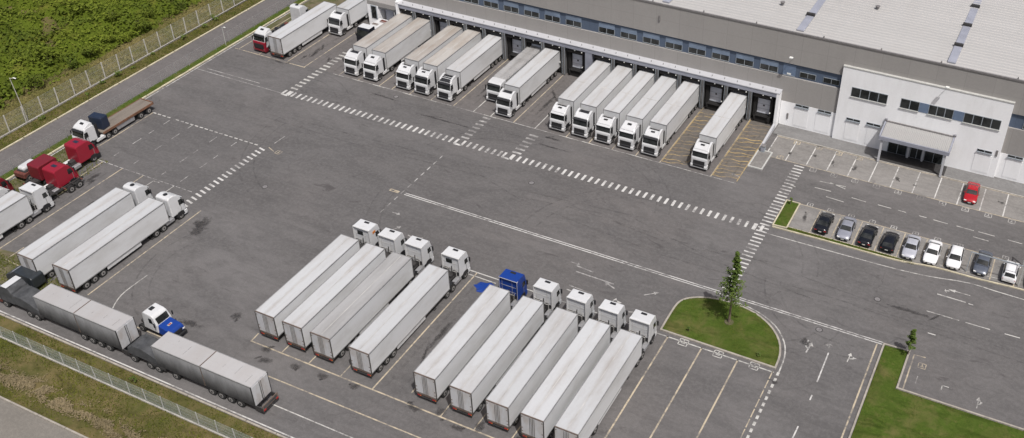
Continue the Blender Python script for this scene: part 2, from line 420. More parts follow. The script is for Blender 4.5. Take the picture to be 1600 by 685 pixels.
def grass_patch(name, poly, z, m='grass', res=.5, amp=.05):
    """gently uneven lawn: the polygon cut on a grid and lifted by noise"""
    bm = bmesh.new(); vs = [bm.verts.new((x, y, z)) for x, y in poly]; bm.faces.new(vs)
    xs = [p[0] for p in poly]; ys = [p[1] for p in poly]
    x = min(xs) + res
    while x < max(xs):
        bmesh.ops.bisect_plane(bm, geom=bm.verts[:] + bm.edges[:] + bm.faces[:], plane_co=(x, 0, 0), plane_no=(1, 0, 0)); x += res
    y = min(ys) + res
    while y < max(ys):
        bmesh.ops.bisect_plane(bm, geom=bm.verts[:] + bm.edges[:] + bm.faces[:], plane_co=(0, y, 0), plane_no=(0, 1, 0)); y += res
    for v in bm.verts:
        if not v.is_boundary: v.co.z += amp * (.5 + math.sin(v.co.x * 1.3 + v.co.y * .7) * .5) + rnd.uniform(0, amp)
    me = bpy.data.meshes.new(name); bm.to_mesh(me); bm.free(); me.materials.append(MATS[m])
    return tag(link(name, me), kind='structure')
grass_patch('island_lawn', isl_s, .09)
rl = [(-6.85, 91.0), (-4.3, 91.1), (-4.3, 84.75), (40, 84.55), (40, 45), (-6.85, 45)]
grass_patch('lawn', rl, .07, res=1.0, amp=.08)
mb = MB()
kerb(mb, [(-7.0, 45), (-7.0, 91.15), (-4.15, 91.25), (-4.15, 84.95), (45, 84.8)], .2, .14, 'kerb_stone'); struct('lawn_kerb', mb)
grass_patch('bay_lawn', [(-25.2, 107.1), (-23.6, 107.25), (-23.6, 112.95), (-25.2, 112.95)], .09)
mb = MB(); kerb(mb, [(-25.32, 106.95), (-23.5, 107.1), (-23.5, 113.08), (-25.32, 113.08)], .16, .14, 'kerb_cream', True)
kerb(mb, smooth_poly([(-25.3, 106.55), (-18, 106.75), (-12, 106.8), (-8.4, 106.95), (-4.6, 107.6), (0, 107.7), (3.5, 107.9), (7, 108.1), (30, 109)]), .18, .14, 'kerb_cream')
kerb(mb, [(-23.5, 107.4), (-9.2, 107.45)], .08, .1, 'kerb_cream')
struct('parking_kerb', mb)
grass_patch('planting_strip', [(-23.4, 106.85), (-12, 106.9), (-9, 107.1), (-7.8, 107.3), (-9, 107.38), (-23.4, 107.33)], .06, res=.4)
mb = MB(); kerb(mb, [(-31.6, 128.32), (40, 128.32)], .16, .13, 'concrete'); struct('apron_kerb', mb)
# traffic island at the end of the dock row
mb = MB(); mb.box(-32.75, -30.75, 118.6, 123.3, -.02, .10, 'bay_concrete', .03); kerb(mb, [(-32.75, 118.6), (-30.75, 118.6), (-30.75, 123.3), (-32.75, 123.3)], .2, .17, 'post_white', True)
struct('concrete_island', mb)

# ------------------------------------------------------------------ painted markings
ZP = .010
def line(mb, x0, y0, x1, y1, w_, m, z=ZP):
    d = Vector((x1 - x0, y1 - y0, 0)); n = Vector((-d.y, d.x, 0)).normalized() * w_ / 2
    mb.quad([(x0 - n.x, y0 - n.y, z), (x1 - n.x, y1 - n.y, z), (x1 + n.x, y1 + n.y, z), (x0 + n.x, y0 + n.y, z)], m)
def pline(mb, pts, w_, m, z=ZP):
    P = [Vector((*p, 0)) for p in pts]; L = []
    for i, p in enumerate(P):
        a = (P[min(i + 1, len(P) - 1)] - P[max(i - 1, 0)]).normalized(); L.append(Vector((-a.y, a.x, 0)) * w_ / 2)
    vs = [(p.x - n.x, p.y - n.y, z) for p, n in zip(P, L)] + [(p.x + n.x, p.y + n.y, z) for p, n in zip(P, L)]; k = len(P)
    mb.faces(vs, [(i, i + 1, i + 1 + k, i + k) for i in range(k - 1)], m)
# long crossing in front of the docks
mb = MB()
x = -104.4
while x < -27.2:
    if not (-73.4 < x < -72.0 or -65.1 < x < -64.2): line(mb, x + rnd.uniform(-.03, .03), 104.95, x, 106.3, .36, 'paint_bright')
    x += 1.04
for px, a in ((-72.7, 1), (-64.6, 1), (-104.6, 1)):
    for q in ((-.6, 104.95, .6, 104.95), (.6, 104.95, .6, 106.3), (-.6, 104.95, -.6, 106.3)): line(mb, px + q[0], q[1], px + q[2], q[3], .38, 'paint_bright', ZP + .003)
for (xa, xb, ya, yb, mt) in ((-105.1, -103.8, 107.2, 121, 'paint_white'), (-73.3, -72.0, 107, 113.2, 'paint_faint'), (-64.6, -63.1, 106.9, 112.6, 'paint_faint')):
    y = ya
    while y < yb: line(mb, xa, y, xb, y, .4, mt); y += 1.02
# crossing towards the tree island
y = 92.2
while y < 122.3:
    line(mb, -26.95, y, -25.5, y, .27, 'paint_bright'); y += .8
line(mb, -26.4, 104.9, -26.4, 106.3, .4, 'paint_bright', ZP + .003); line(mb, -27.3, 104.9, -27.3, 106.3, .4, 'paint_bright', ZP + .003)
# crossing beside the parked trucks on the left
y = 75.9
while y < 91.4:
    line(mb, -97.9, y + .12, -96.75, y - .12, .3, 'paint_bright'); y += .85
struct('crosswalk', mb)
mb = MB()
for yy in (91.06, 91.4): line(mb, -72.5, yy, -7.15, yy, .14, 'paint_bright')
line(mb, -74.9, 91.15, -73.4, 91.15, .5, 'paint_cream'); line(mb, -74.7, 91.15, -74.2, 91.15, .28, 'asphalt', ZP + .003)
line(mb, -124, 50.42, 40, 50.42, .15, 'paint_bright')                       # along the fence
line(mb, -123.0, 70, -123.0, 131, .16, 'paint_white')
line(mb, -122.8, 105.2, -105.2, 105.15, .13, 'paint_faint'); line(mb, -121.4, 106.0, -110.5, 106.05, .13, 'paint_faint')
pline(mb, smooth_poly([(-25.4, 104.9), (-11, 105.1), (-5, 105.55), (0, 106.5), (6.3, 106.3), (30, 106.4)]), .15, 'paint_white')
x = -118.9
while x < -98: line(mb, x, 91.75, x + .62, 91.75, .2, 'paint_white'); x += .95 if rnd.random() < .8 else 1.7
x = -115.2
while x < -98.6: line(mb, x, 78.6, x + .8, 78.6, .13, 'paint_faint'); x += 1.05
for X in (-115.0, -110.95, -105.4, -101.85):
    y = 79.6 + rnd.random()
    while y < 91: line(mb, X, y, X, y + .9 + rnd.random() * .8, .13, 'paint_faint'); y += 1.9 + rnd.random() * 2.2
for X in (-73.0,):
    y = 86.2
    while y < 101: line(mb, X, y, X, y + .9, .15, 'paint_faint'); y += 1.6
pline(mb, smooth_poly([(-90.0, 56.6), (-90.6, 57.8), (-91.0, 59.5), (-90.9, 62.9)]), .14, 'paint_white')
for a in ((-3.24, 102.7, .12, 102.66), (.45, 102.57, 1.0, 102.57), (-3.78, 99.05, 0, 99.05), (.68, 99.05, 3.47, 99.07), (5.1, 99.1, 6.8, 99.15), (-2.9, 95.3, -2.0, 95.3), (8.5, 99.1, 11, 99.1)): line(mb, *a, .15, 'paint_white')
for a in ((-22.8, 117.8, -20.5, 117.85), (-20.8, 116.35, -18.3, 116.2), (-17.6, 117.7, -15.6, 117.55), (-14, 117.65, -12.2, 117.63), (-11.3, 117.65, -10.2, 117.6), (-8.5, 117.65, -7.5, 117.65), (-6.6, 117.6, -4.7, 117.55), (-3.6, 117.6, -1.35, 117.55), (-.8, 117.6, 1.25, 117.57), (-1.25, 116.2, .7, 116.15), (2.9, 117.55, 4.7, 117.5), (-22.6, 119.55, -19, 119.85), (-21.2, 119.9, -18.9, 119.3), (-26.3, 116.9, -25.2, 116.7), (6, 117.5, 8, 117.5)): line(mb, *a, .13, 'paint_white')
for a in ((-12.3, 87.0, -12.2, 82.0), (-12.15, 79.9, -12.15, 79.1), (-12.2, 75.0, -12.25, 72.5), (-12.3, 68, -12.3, 65)): line(mb, *a, .15, 'paint_bright')
y = 60
while y < 81.5:
    line(mb, -16.42, y, -16.42, y + .55, .3, 'paint_white'); y += 1.0
pline(mb, smooth_poly([(-16.4, 81.6), (-16.55, 84.1), (-17.3, 86.4), (-19.1, 88.6), (-21.8, 90.0), (-24.5, 90.45)]), .16, 'paint_white')
y = 60
while y < 81: line(mb, -17.05, y, -17.05, y + 1.3, .12, 'paint_cream'); y += 1.55
line(mb, -7.72, 45, -7.72, 90.9, .17, 'paint_cream')
struct('lane_lines', mb)
# cream stall lines
mb = MB()
C = 'paint_cream'
line(mb, -122.3, 113.55, -107.4, 113.45, .17, C); line(mb, -101.5, 113.9, -32.9, 113.8, .12, 'paint_faint')
for X in (-121.5, -117.2, -111.3, -107.6): line(mb, X, 113.5, X, 131, .15, C)
for X in (-100.9, -97.1, -93.0, -90.6, -87.2, -83.2, -79.1, -75.45, -72.4, -68.4, -64.7, -59.45, -55.7, -51.95, -48.2, -44.4, -36.65): line(mb, X, 113.85, X, 131, .15, 'paint_white' if X in (-75.45, -72.4, -64.7) else C)
for X in (-100.9, -97.1, -93, -87.2, -83.2, -72.4, -59.45, -55.7, -51.95, -48.2, -40.7): line(mb, X - 1.1, 113.85, X + 1.1, 113.8, .14, 'paint_white', ZP + .003)
# bottom row
line(mb, -71.8, 59.58, -20, 59.45, .17, C); line(mb, -71.7, 59.6, -71.8, 60.9, .15, C)
for X in (-67.4, -63.6, -59.25, -46.3, -42.2, -38.1, -34.0): line(mb, X, 59.6, X, 80.5, .14, C)
for X in (-55.0, -50.9): line(mb, X, 59.6 if X < -53 else 61, X, 81.3, .17, C)
for X, mt in ((-29.55, C), (-25.4, C), (-21.1, C)): line(mb, X, 50.5, X, 81.4, .18, mt)
line(mb, -57, 81.35, -16.9, 81.3, .16, 'paint_white'); line(mb, -56, 80.65, -51.9, 80.6, .13, 'paint_white')
line(mb, -85.2, 55.5, -74, 55.52, .15, C); line(mb, -72, 56.1, -22, 56.25, .15, C); line(mb, -63.6, 53.1, -30, 53.1, .13, 'paint_white')
# left stalls
for X, ya, yb in ((-118.9, 80.4, 91.7), (-115.2, 72, 78.55), (-111.44, 58, 78.6), (-107.5, 74.9, 78.6), (-94.5, 57, 75.9), (-104.6, 55, 60)): line(mb, X, ya, X, yb, .16, C)
line(mb, -116.6, 78.6, -115.2, 78.6, .16, 'paint_white'); line(mb, -105.35, 75.9, -105.3, 78.2, .13, 'paint_white'); line(mb, -105.3, 78.2, -104.3, 78.3, .13, 'paint_white'); line(mb, -101.85, 76.6, -101.85, 78.6, .13, 'paint_white')
line(mb, -108.9, 57.3, -103.2, 57.0, .14, C); line(mb, -108.9, 57.3, -108.9, 60, .14, C)
# visitor bays and staff bays
line(mb, -31.4, 122.4, 30, 122.45, .12, C); line(mb, -31.4, 128.2, 30, 128.2, .12, C)
for k in range(-2, 12): line(mb, -25.45 + 3.0 * k, 122.45, -25.45 + 3.0 * k, 128.2, .15, 'paint_bright')
line(mb, -23.5, 113.12, 30, 113.2, .12, C)
for k in range(0, 12): line(mb, -20.55 + 2.82 * k, 107.5 if k < 5 else 108.3, -20.55 + 2.82 * k, 112.95, .13, C)
line(mb, -6.3, 108.25, 5.5, 109.15, .09, 'paint_white')
line(mb, -3.55, 85.2, -3.55, 91.0, .15, C); line(mb, -3.55, 91.0, -2.3, 91.1, .15, C); line(mb, -2.5, 87.8, -2.5, 86.6, .1, 'paint_faint')
struct('stall_lines', mb)
# yellow keep-clear hatching
mb = MB()
for xa, xb in ((-44.3, -40.75), (-36.55, -32.95)):
    line(mb, xa, 114.3, xa, 130.8, .16, 'paint_yellow'); line(mb, xb, 114.3 if xb > -34 else 115, xb, 130.2, .15, 'paint_yellow' if xb > -34 else 'paint_yellow_faint')
    mb.quad([(xa, 114.2, .0065), (xb, 115, .0065), (xb, 130.9, .0065), (xa, 130.9, .0065)], 'stained_asphalt')
    y = 114.2
    while y < 129.9:
        sl = rnd.uniform(.5, 1.3); pline(mb, [(xa + (xb - xa) * t / 8, min(130.9, y + sl * t / 8 + .14 * math.sin(t * 1.3 + y * 2.1))) for t in range(9)], rnd.uniform(.1, .17), 'paint_yellow_faint' if rnd.random() < .5 else 'paint_yellow', ZP - .002); y += rnd.uniform(.85, 1.25)
struct('hatched_marking', mb)
# arrows and bay glyphs
mb = MB()
def arrow(x, y, L, ang, m='paint_white', hook=0, w_=.16):
    ca, sa = math.cos(ang), math.sin(ang)
    T = lambda u, v: (x + u * ca - v * sa, y + u * sa + v * ca)
    line(mb, *T(0, 0), *T(L * .72, 0), w_, m)
    a, b_, c = T(L * .68, w_ * 2.3), T(L, 0), T(L * .68, -w_ * 2.3); mb.quad([(*a, ZP + .003), (*c, ZP + .003), (*b_, ZP + .003)], m)
    if hook: line(mb, *T(L * .35, 0), *T(L * .5, hook), w_, m); a, b_, c = T(L * .42, hook * .85), T(L * .62, hook * 1.6), T(L * .66, hook * .7); mb.quad([(*a, ZP + .003), (*b_, ZP + .003), (*c, ZP + .003)], m)
arrow(-10.05, 86.5, 1.6, R(88), 'paint_white', -.5, .11); arrow(-14.6, 85.9, 1.9, R(85), 'paint_faint', .4); arrow(.4, 104.15, 2.6, R(180), 'paint_white', 0, .12); arrow(-2.0, 103.9, .6, R(200))
arrow(-14.9, 88.0, 1.0, R(265), 'paint_faint'); arrow(4.1, 85.8, 1.8, R(90), 'paint_white', -.3, .1); arrow(-12.5, 87.7, .8, R(90), 'paint_faint', .3)
arrow(-34.9, 86.7, 1.9, R(40), 'paint_faint', 0, .12); arrow(-38.4, 83.6, 1.8, R(20), 'paint_faint', .5); arrow(-38.6, 86.2, 1.6, R(160), 'paint_faint'); arrow(-66.9, 83.8, 3.0, R(-15), 'paint_faint', .6); arrow(-69.5, 83.6, 1.5, R(60), 'paint_faint')
arrow(-71.6, 87, 1.2, R(0), 'paint_faint'); arrow(-33.0, 115.6, 1.3, R(170), 'paint_faint'); arrow(-45.6, 88.4, 1.3, R(-5), 'paint_faint')
for a in ((-44.2, 87.0, -39.0, 86.9), (-43.8, 84.3, -40.6, 84.1), (-43.7, 83.5, -42.3, 83.4), (-44.6, 88.0, -42.2, 87.8), (-37.8, 82.3, -34.6, 83.4)): line(mb, *a, .17, 'paint_faint')
def glyph(x, y, s=.42, m='paint_faint'):
    for q in ((-s, -s, s, -s), (-s, s, s, s), (-s, -s, -s, s), (s, -s, s, s)): line(mb, x + q[0], y + q[1], x + q[2], y + q[3], .11, m)
    line(mb, x - s * .5, y - s * .3, x + s * .5, y - s * .3, .1, m); line(mb, x, y - s * .3, x, y + s * .8, .1, m)
for k in range(0, 12): glyph(-24.2 + 3.0 * k, 121.85)
for k in range(0, 10): glyph(-22.2 + 2.82 * k, 113.55, .36)
for x_ in (-27.6, -23.4, -19.15): glyph(x_, 81.75 - .5, .5, 'paint_white')
for x_, y_ in ((-29.4, 122.9), (-28.3, 127.7), (-25.0, 127.8), (-22.0, 127.6), (-19, 127.7), (-94.6, 91.6), (-2.4, 89.6)): glyph(x_, y_, .4, C)
line(mb, -96.7, 92.0, -95.4, 91.5, .15, C); line(mb, -96.6, 95.4, -96.7, 93.2, .13, 'paint_faint'); line(mb, .2, 87.6, .9, 87.6, .12, 'paint_white'); line(mb, .2, 87.6, .2, 86.9, .12, 'paint_white')
struct('arrow_markings', mb)

# oil stains: thin irregular films on the paving with a shape of their own
m, g, b = new_mat('oil_film', .7)
g.link(g.mix(g.ramp(g.noise(g.coord(), 2.5, 4), .35, .65), (.035, .032, .032), (.075, .07, .068)), b.inputs['Base Color'])
p = g.coord(False)
ln = g.node('ShaderNodeVectorMath', operation='LENGTH'); g.link(p, ln.inputs[0])
nn = g.noise(g.coord(), 1.3, 5, .7)
al = g.ramp(g.math('ADD', ln.outputs['Value'], g.math('MULTIPLY', g.math('SUBTRACT', nn, .5), 2.6)), .35, 1.0, .62, 0); g.link(al, b.inputs['Alpha'])
def stain(x, y, rx, ry, rz=0):
    mb2 = MB(); mb2.quad([(-1.2, -1.2, 0), (1.2, -1.2, 0), (1.2, 1.2, 0), (-1.2, 1.2, 0)], 'oil_film')
    o = link('oil_stain', mb2.mesh('oil_stain') if not stain.me else stain.me, loc=(x, y, stain.z), rz=rz)
    if not stain.me: stain.me = o.data
    else: mb2.bm.free()
    stain.z += .0004
    o.scale = (rx * .6, ry * .6, 1); tag(o, kind='structure')
stain.me = None; stain.z = .016
for a in ((-109.2, 118.5, .8, 3.2, .2), (-109.8, 116.2, .5, 1.6, 0), (-105.6, 117.3, .5, 1.5, .5), (-69.3, 59.2, 1.2, 1.0, 0), (-68.3, 57.8, 1.4, .9, .3), (-64.6, 58.6, 1.1, 1.0, 0), (-61, 58.7, 1.2, .7, 0), (-57, 59.0, 1.1, .8, .4), (-49.4, 59.3, 1.5, .8, 0),
          (-46.6, 60.2, 1, 1.2, 0), (-44, 59, 1.3, .6, 0), (-41.9, 60.2, .9, 1.3, 0), (-37.4, 60.4, .9, 1.2, 0), (-22, 110.4, .5, 1.8, .1), (-28.4, 124.5, .5, .8, 0), (-25, 125.5, .6, .6, 0), (-22.2, 125, .4, 1.2, 0), (-16.3, 79.9, .6, .5, 0), (-112.5, 113, 2.2, .5, -.1),
          (-77.3, 121, .5, 5, 0), (-66.4, 121, .6, 6, 0), (-61, 112.5, 2, .5, 0), (-90, 111.4, 6, .3, -.05), (-78, 109.6, 8, .3, 0), (-60, 110.4, 5, .3, 0), (-108.5, 70.5, .8, 3, .1), (-104.6, 71.0, .8, 4, 0), (-113.3, 75, .8, 2.4, 0), (-92, 73, 1.5, 4, .2), (-15.2, 87.4, 1.2, .8, 0), (-80, 58.7, 3, .8, 0), (-76, 62, 1.2, 1.2, 0), (-5.6, 98.1, 5, .5, 0), (-53, 70, .6, 5, 0), (-19, 125, .5, 1, 0), (-13, 125, .5, 1, 0), (-10.5, 124.4, .6, .5, 0), (1, 125.6, .6, .6, 0)):
    stain(*a); stain(a[0] + rnd.uniform(-1, 1) * a[2] * .8, a[1] + rnd.uniform(-1, 1) * a[3] * .8, a[2] * rnd.uniform(.3, .7), a[3] * rnd.uniform(.3, .7), rnd.random())

m, g, b = new_mat('tyre_film', .8)
b.inputs['Base Color'].default_value = (.05, .047, .046, 1)
g.link(g.ramp(g.noise(g.mapping(g.coord(), (1, 1, 1)), .9, 4, .7), .4, .75, 0, .28), b.inputs['Alpha'])
mb = MB()
def arc(cx, cy, r, a0, a1, w_=.22, gap=1.9):
    for rr in (r, r + gap):
        pline(mb, [(cx + rr * math.cos(a0 + (a1 - a0) * i / 18), cy + rr * math.sin(a0 + (a1 - a0) * i / 18)) for i in range(19)], w_, 'tyre_film', .030 + rnd.random() * .002)
for a in ((-84, 97, 15, 3.0, 4.3), (-60, 92, 14, 3.2, 4.7), (-40, 92, 13, 1.7, 3.1), (-52, 100, 12, .2, 1.6), (-30, 98, 11, .1, 1.5), (-12, 98, 9, 3.3, 4.7), (-12, 96, 7, 4.7, 5.9), (-104, 101, 10, .4, 1.7), (-20, 92, 6, 5.2, 6.4), (-82, 67, 9, 2.5, 4.3), (-66, 100, 9, 1.4, 2.9)): arc(*a)
for k in range(9): a = -105 + k * 9.0; line(mb, a, 99 + rnd.uniform(-2, 2), a + rnd.uniform(9, 26), 99.5 + rnd.uniform(-2.5, 2.5), .2, 'tyre_film', .034 + k * .0007)
for k in range(7): a = -60 + k * 8.0; line(mb, a, 96.5 + rnd.uniform(-2, 3), a + rnd.uniform(10, 30), 96.5 + rnd.uniform(-2.5, 3), .2, 'tyre_film', .042 + k * .0007)
for k, X in enumerate((-113.2, -109.9, -105.6, -103.2, -77.4, -66.6, -53, -42.5, -34.8)):
    yy = (114.5, 129) if X < -60 and k > 3 or k in (1, 2, 3, 7, 8) else (60.5, 79.5)
    if k == 0: yy = (60, 77)
    for d in (-.9, .9): line(mb, X + d, yy[0], X + d + rnd.uniform(-.2, .2), yy[1], .3, 'tyre_film', .05 + k * .0005)
struct('tyre_marks', mb)
mb = MB(); mb.cyl((0, 0, .002), (0, 0, .02), .42, 'chassis_dark', 18); mb.cyl((0, 0, .005), (0, 0, .024), .34, 'coping_metal', 18); mh = mb.mesh('manhole_cover')
for x_, y_ in ((-88.6, 112.3), (-58.3, 101.2), (-9.5, 98.5), (-14.3, 90.2), (-90.6, 84.0)): tag(link('manhole_cover', mh, loc=(x_, y_, 0)), kind='structure')

# ------------------------------------------------------------------ warehouse
WY = 131.6; X0, X1 = -100.6, 75.0; ZR = 15.4
wh = tag(link('warehouse', None, loc=(0, 0, 0)), 'long grey warehouse with a blue window band, ribbed roof and a row of truck docks', 'warehouse')
mb = MB()   # upper cladding, window band wall and lower cladding as one wall
mb.box(X0, X1, WY, 235, 10.4, ZR, 'wall_grey'); mb.box(X0, X1, WY + .25, 234.8, 8.2, 10.4, 'wall_blue'); mb.box(X0, X1, WY - .02, 234.9, 4.13, 8.2, 'wall_grey')
link('wall', mb.mesh('wall'), wh)
mb = MB(); mb.box(-32.45, X1, WY - .05, 132.4, .1, 4.10, 'wall_white')
for xa, xb in ((-30.3, -28.1), (-27.0, -24.8), (.0, 2.1), (3.9, 6.0), (7.8, 9.9), (11.7, 13.8)): mb.box(xa, xb, WY - .09, WY - .051, .45, 3.45, 'wall_white', .02)
link('plinth_wall', mb.mesh('plinth_wall'), wh)
mb = MB(); y = WY; per = .84; n = int((234 - WY) / per)
vs = []; fs = []
prof = []
for k in range(n):
    y0 = WY - .05 + k * per; prof += [(y0, 0), (y0 + .55, 0), (y0 + .64, .06), (y0 + .76, .06)]
prof.append((WY - .05 + n * per, 0))
for xx in (X0 + .1, X1 - .1): vs += [(xx, py, ZR + .06 + pz + (py - WY) * .012) for py, pz in prof]
L_ = len(prof); fs = [(i, i + L_, i + 1 + L_, i + 1) for i in range(L_ - 1)]
mb.faces(vs, fs, 'roof_sheet'); bmesh.ops.recalc_face_normals(mb.bm, faces=mb.bm.faces[:])
roof = link('roof', mb.mesh('roof'), wh)
mb = MB(); mb.box(X0 - .05, X1, WY - .10, WY + .12, ZR - .12, ZR + .10, 'coping_metal'); link('roof_coping', mb.mesh('roof_coping'), roof)
mb = MB(); mb.box(-.55, .55, 0, 100, .0, .22, 'skylight_sheet', .03)
for k in range(16): mb.box(-.62, .62, 5 + k * 6.2 + (k % 3) * .7, 5.5 + k * 6.2 + (k % 3) * .7, .2, .55, 'chassis_dark')
sk_me = mb.mesh('roof_skylight')
for X in (-72.6, -51.9, -31.2, -10.1, 10.9): link('skylight', sk_me, roof, (X, WY + .5, ZR + .12))
mb = MB(); mb.box(-.09, .09, -.09, .09, 0, .16, 'coping_metal', .03); mb.box(-.04, .04, -.04, .04, .15, .26, 'black_plastic'); vent_me = mb.mesh('roof_vent')
for k in range(0, 24, 2): link('roof_vent', vent_me, roof, (-90 + k * 4.37 + (k % 3) * .6, WY + .12, ZR + .12))
mb = MB(); mb.cyl((0, 0, .1), (0, 0, .35), .25, 'coping_metal', 10); mb.cyl((0, 0, .35), (0, 0, .5), .34, 'coping_metal', 10); cowl = mb.mesh('roof_cowl')
for x_, y_ in ((-1.2, 147.5), (-23, 144), (-44, 141), (-19, 151), (-36, 139)): link('roof_cowl', cowl, roof, (x_, y_, ZR + .3))
# band windows
mb = MB(); W2 = 1.38
mb.box(-W2, W2, -.10, .0, 0, .08, 'window_frame_metal'); mb.box(-W2, W2, -.06, .0, .95, 1.75, 'window_upper_pane')
mb.box(-W2 + .05, -.04, -.04, .0, .08, .93, 'glass_dark'); mb.box(.04, W2 - .05, -.04, .0, .08, .93, 'glass_dark')
for xx in (-W2, -.035, W2 - .06): mb.box(xx, xx + .07, -.09, .0, .08, .95, 'window_frame_metal')
bw = mb.mesh('band_window')
for c in [-97.5 + 3.78 * k for k in range(9)] + [-61.45 + 3.78 * k for k in range(8)] + [2.2 + 3.78 * k for k in range(12)]:
    link('window', bw, wh, (c, WY + .25, 8.32))
mb = MB(); mb.box(-1.2, 1.2, -.07, 0, 0, .85, 'window_frame_metal'); mb.box(-1.14, -.04, -.09, -.07, .06, .8, 'glass_dark'); mb.box(.04, 1.14, -.09, -.07, .06, .8, 'glass_dark'); sw = mb.mesh('short_window')
for c in (-29.1, -25.6): link('window', sw, wh, (c, WY + .25, 8.5))
mb = MB(); mb.box(-.95, .95, -.05, 0, 0, 1.75, 'blue_panel'); mb.box(-.9, .9, -.1, 0, -.1, 0, 'window_frame_metal'); mb.box(-.3, .3, -.08, -.05, .1, .35, 'lamp_white'); link('hatch', mb.mesh('hatch'), wh, (-31.9, WY + .25, 8.4))
# small ventilation windows low on the wall, with canopy-like sills
mb = MB(); mb.box(-1, 1, -.06, 0, 0, .34, 'window_frame_metal'); mb.box(-.95, -.06, -.08, -.06, .04, .3, 'glass_dark'); mb.box(.06, .95, -.08, -.06, .04, .3, 'glass_dark'); mb.box(-1.05, 1.05, -.2, 0, -.12, -.02, 'window_frame_metal'); vw = mb.mesh('vent_window')
for c, yy in ((-29.2, WY - .05), (-25.8, WY - .05), (1.05, WY - .05), (4.95, WY - .05), (8.85, WY - .05), (-21.45, 131.2), (-18.5, 131.2), (-3.0, 131.2)): link('vent_window', vw, wh, (c, yy, 3.78))
mb = MB(); mb.box(-.13, .13, -.12, 0, 0, .95, 'coping_metal', .02); lam = mb.mesh('wall_lamp')
for x_, yy, zz in ((-31.2, WY - .05, 1.3), (-1.4, 131.2, 3.6), (-52.6, WY - .02, 12.6)): link('wall_lamp', lam, wh, (x_, yy, zz))
def floodlight(x, y, z):
    t = tag(link('floodlight', None, wh, (x, y, z)))
    mb = MB(); mb.cyl((0, 0, 0), (0, -1.0, .7), .05, 'window_frame_metal', 6); mb.cyl((0, -1.0, .7), (0, -1.35, .75), .04, 'window_frame_metal', 6); mb.box(-.28, .28, -1.6, -1.15, .62, .78, 'lamp_white', .04); link('lamp_head', mb.mesh('lamp_head'), t)
floodlight(-31.5, WY, 11.4); floodlight(-9.7, WY - .1, 12.2)
# office block
ob = link('office_block', None, wh, (0, 0, 0))
mb = MB(); mb.box(-24.1, -.95, 131.2, 135.5, .1, 12.1, 'wall_white')
for xa, xb in ((-22.45, -20.4), (-19.3, -17.7), (-4.15, -1.85)): mb.box(xa, xb, 131.16, 131.199, .5, 3.4, 'wall_white', .015)
mb.box(-24.15, -.9, 131.14, 135.6, 12.06, 12.2, 'post_white'); link('facade', mb.mesh('facade'), ob)
def office_window(x0, x1, n):
    t = link('office_window', None, ob, (x0, 131.2, 7.68)); L = x1 - x0
    mb = MB(); mb.box(0, L, -.03, .02, 0, 1.5, 'window_frame_metal'); link('window_frame', mb.mesh('window_frame'), t)
    mb = MB()
    for k in range(n): mb.box(L * k / n + .06, L * (k + 1) / n - .05, -.045, -.03, .06, 1.42, 'glass_dark')
    link('pane', mb.mesh('pane'), t)
    mb = MB(); mb.box(-.06, L + .06, -.16, 0, -.1, -.01, 'post_white'); link('sill', mb.mesh('sill'), t)
office_window(-22.45, -17.3, 4); office_window(-15.45, -12.87, 2); office_window(-11.55, -8.22, 3); office_window(-6.78, -1.92, 4)
for xa, xb in ((-12.85, -11.57), (-8.2, -6.8)): mb = MB(); mb.box(xa, xb, 131.15, 131.2, 7.7, 9.15, 'blue_panel'); link('blue_panel', mb.mesh('blue_panel'), ob)
mb = MB(); mb.box(-15.95, -8.1, 131.12, 131.2, .14, 3.0, 'window_frame_metal')
for xa, xb in ((-15.85, -14.6), (-14.5, -13.3), (-12.65, -11.85), (-11.75, -11.15), (-10.65, -9.5), (-9.4, -8.2)): mb.box(xa, xb, 131.08, 131.12, .2, 2.9, 'glass_dark')
link('entrance_glazing', mb.mesh('entrance_glazing'), ob)
mb = MB(); mb.box(-13.15, -12.8, 130.75, 131.1, .1, 3.9, 'dock_white'); mb.box(-11.05, -10.75, 130.75, 131.1, .1, 3.9, 'dock_white'); link('entrance_pillar', mb.mesh('entrance_pillar'), ob)
mb = MB(); mb.box(-16.8, -7.3, 128.4, 131.1, .1, .12, 'dock_dark'); mb.mats[0] = 'chassis_dark'; link('porch_floor', mb.mesh('porch_floor'), ob)
# entrance canopy
can = link('entrance_canopy', None, wh, (0, 0, 0))
mb = MB(); prof = []; vs = []
nx = 38
for k in range(nx):
    xa = -16.75 + k * 9.3 / nx; prof += [(xa, 0), (xa + .15, 0), (xa + .18, .05), (xa + .22, .05)]
prof.append((-7.45, 0))
for yy, zz in ((127.95, 4.38), (131.15, 5.02)): vs += [(px, yy, zz + pz) for px, pz in prof]
L_ = len(prof); mb.faces(vs, [(i, i + 1, i + 1 + L_, i + L_) for i in range(L_ - 1)], 'canopy_sheet'); link('canopy_roof', mb.mesh('canopy_roof'), can)
mb = MB(); mb.box(-16.95, -7.25, 127.75, 127.93, 3.85, 4.42, 'dock_fascia'); mb.box(-16.9, -7.3, 131.0, 131.19, 4.95, 5.2, 'coping_metal')
for xa in (-17.0, -7.43): mb.prism([(127.94, 3.9), (131.15, 4.4), (131.15, 5.15), (127.94, 4.5)], xa, xa + .2, 'dock_fascia')
for xa in (-17.05, -7.45): mb.box(xa, xa + .35, 130.9, 131.18, 5.16, 5.5, 'coping_metal', .04)
link('canopy_fascia', mb.mesh('canopy_fascia'), can)
for xa in (-16.5, -7.75):
    mb = MB(); mb.prism([(127.95, .1), (128.3, .1), (128.15, 3.85), (127.95, 3.85)], xa - .15, xa + .15, 'dock_white'); link('canopy_column', mb.mesh('canopy_column'), can)
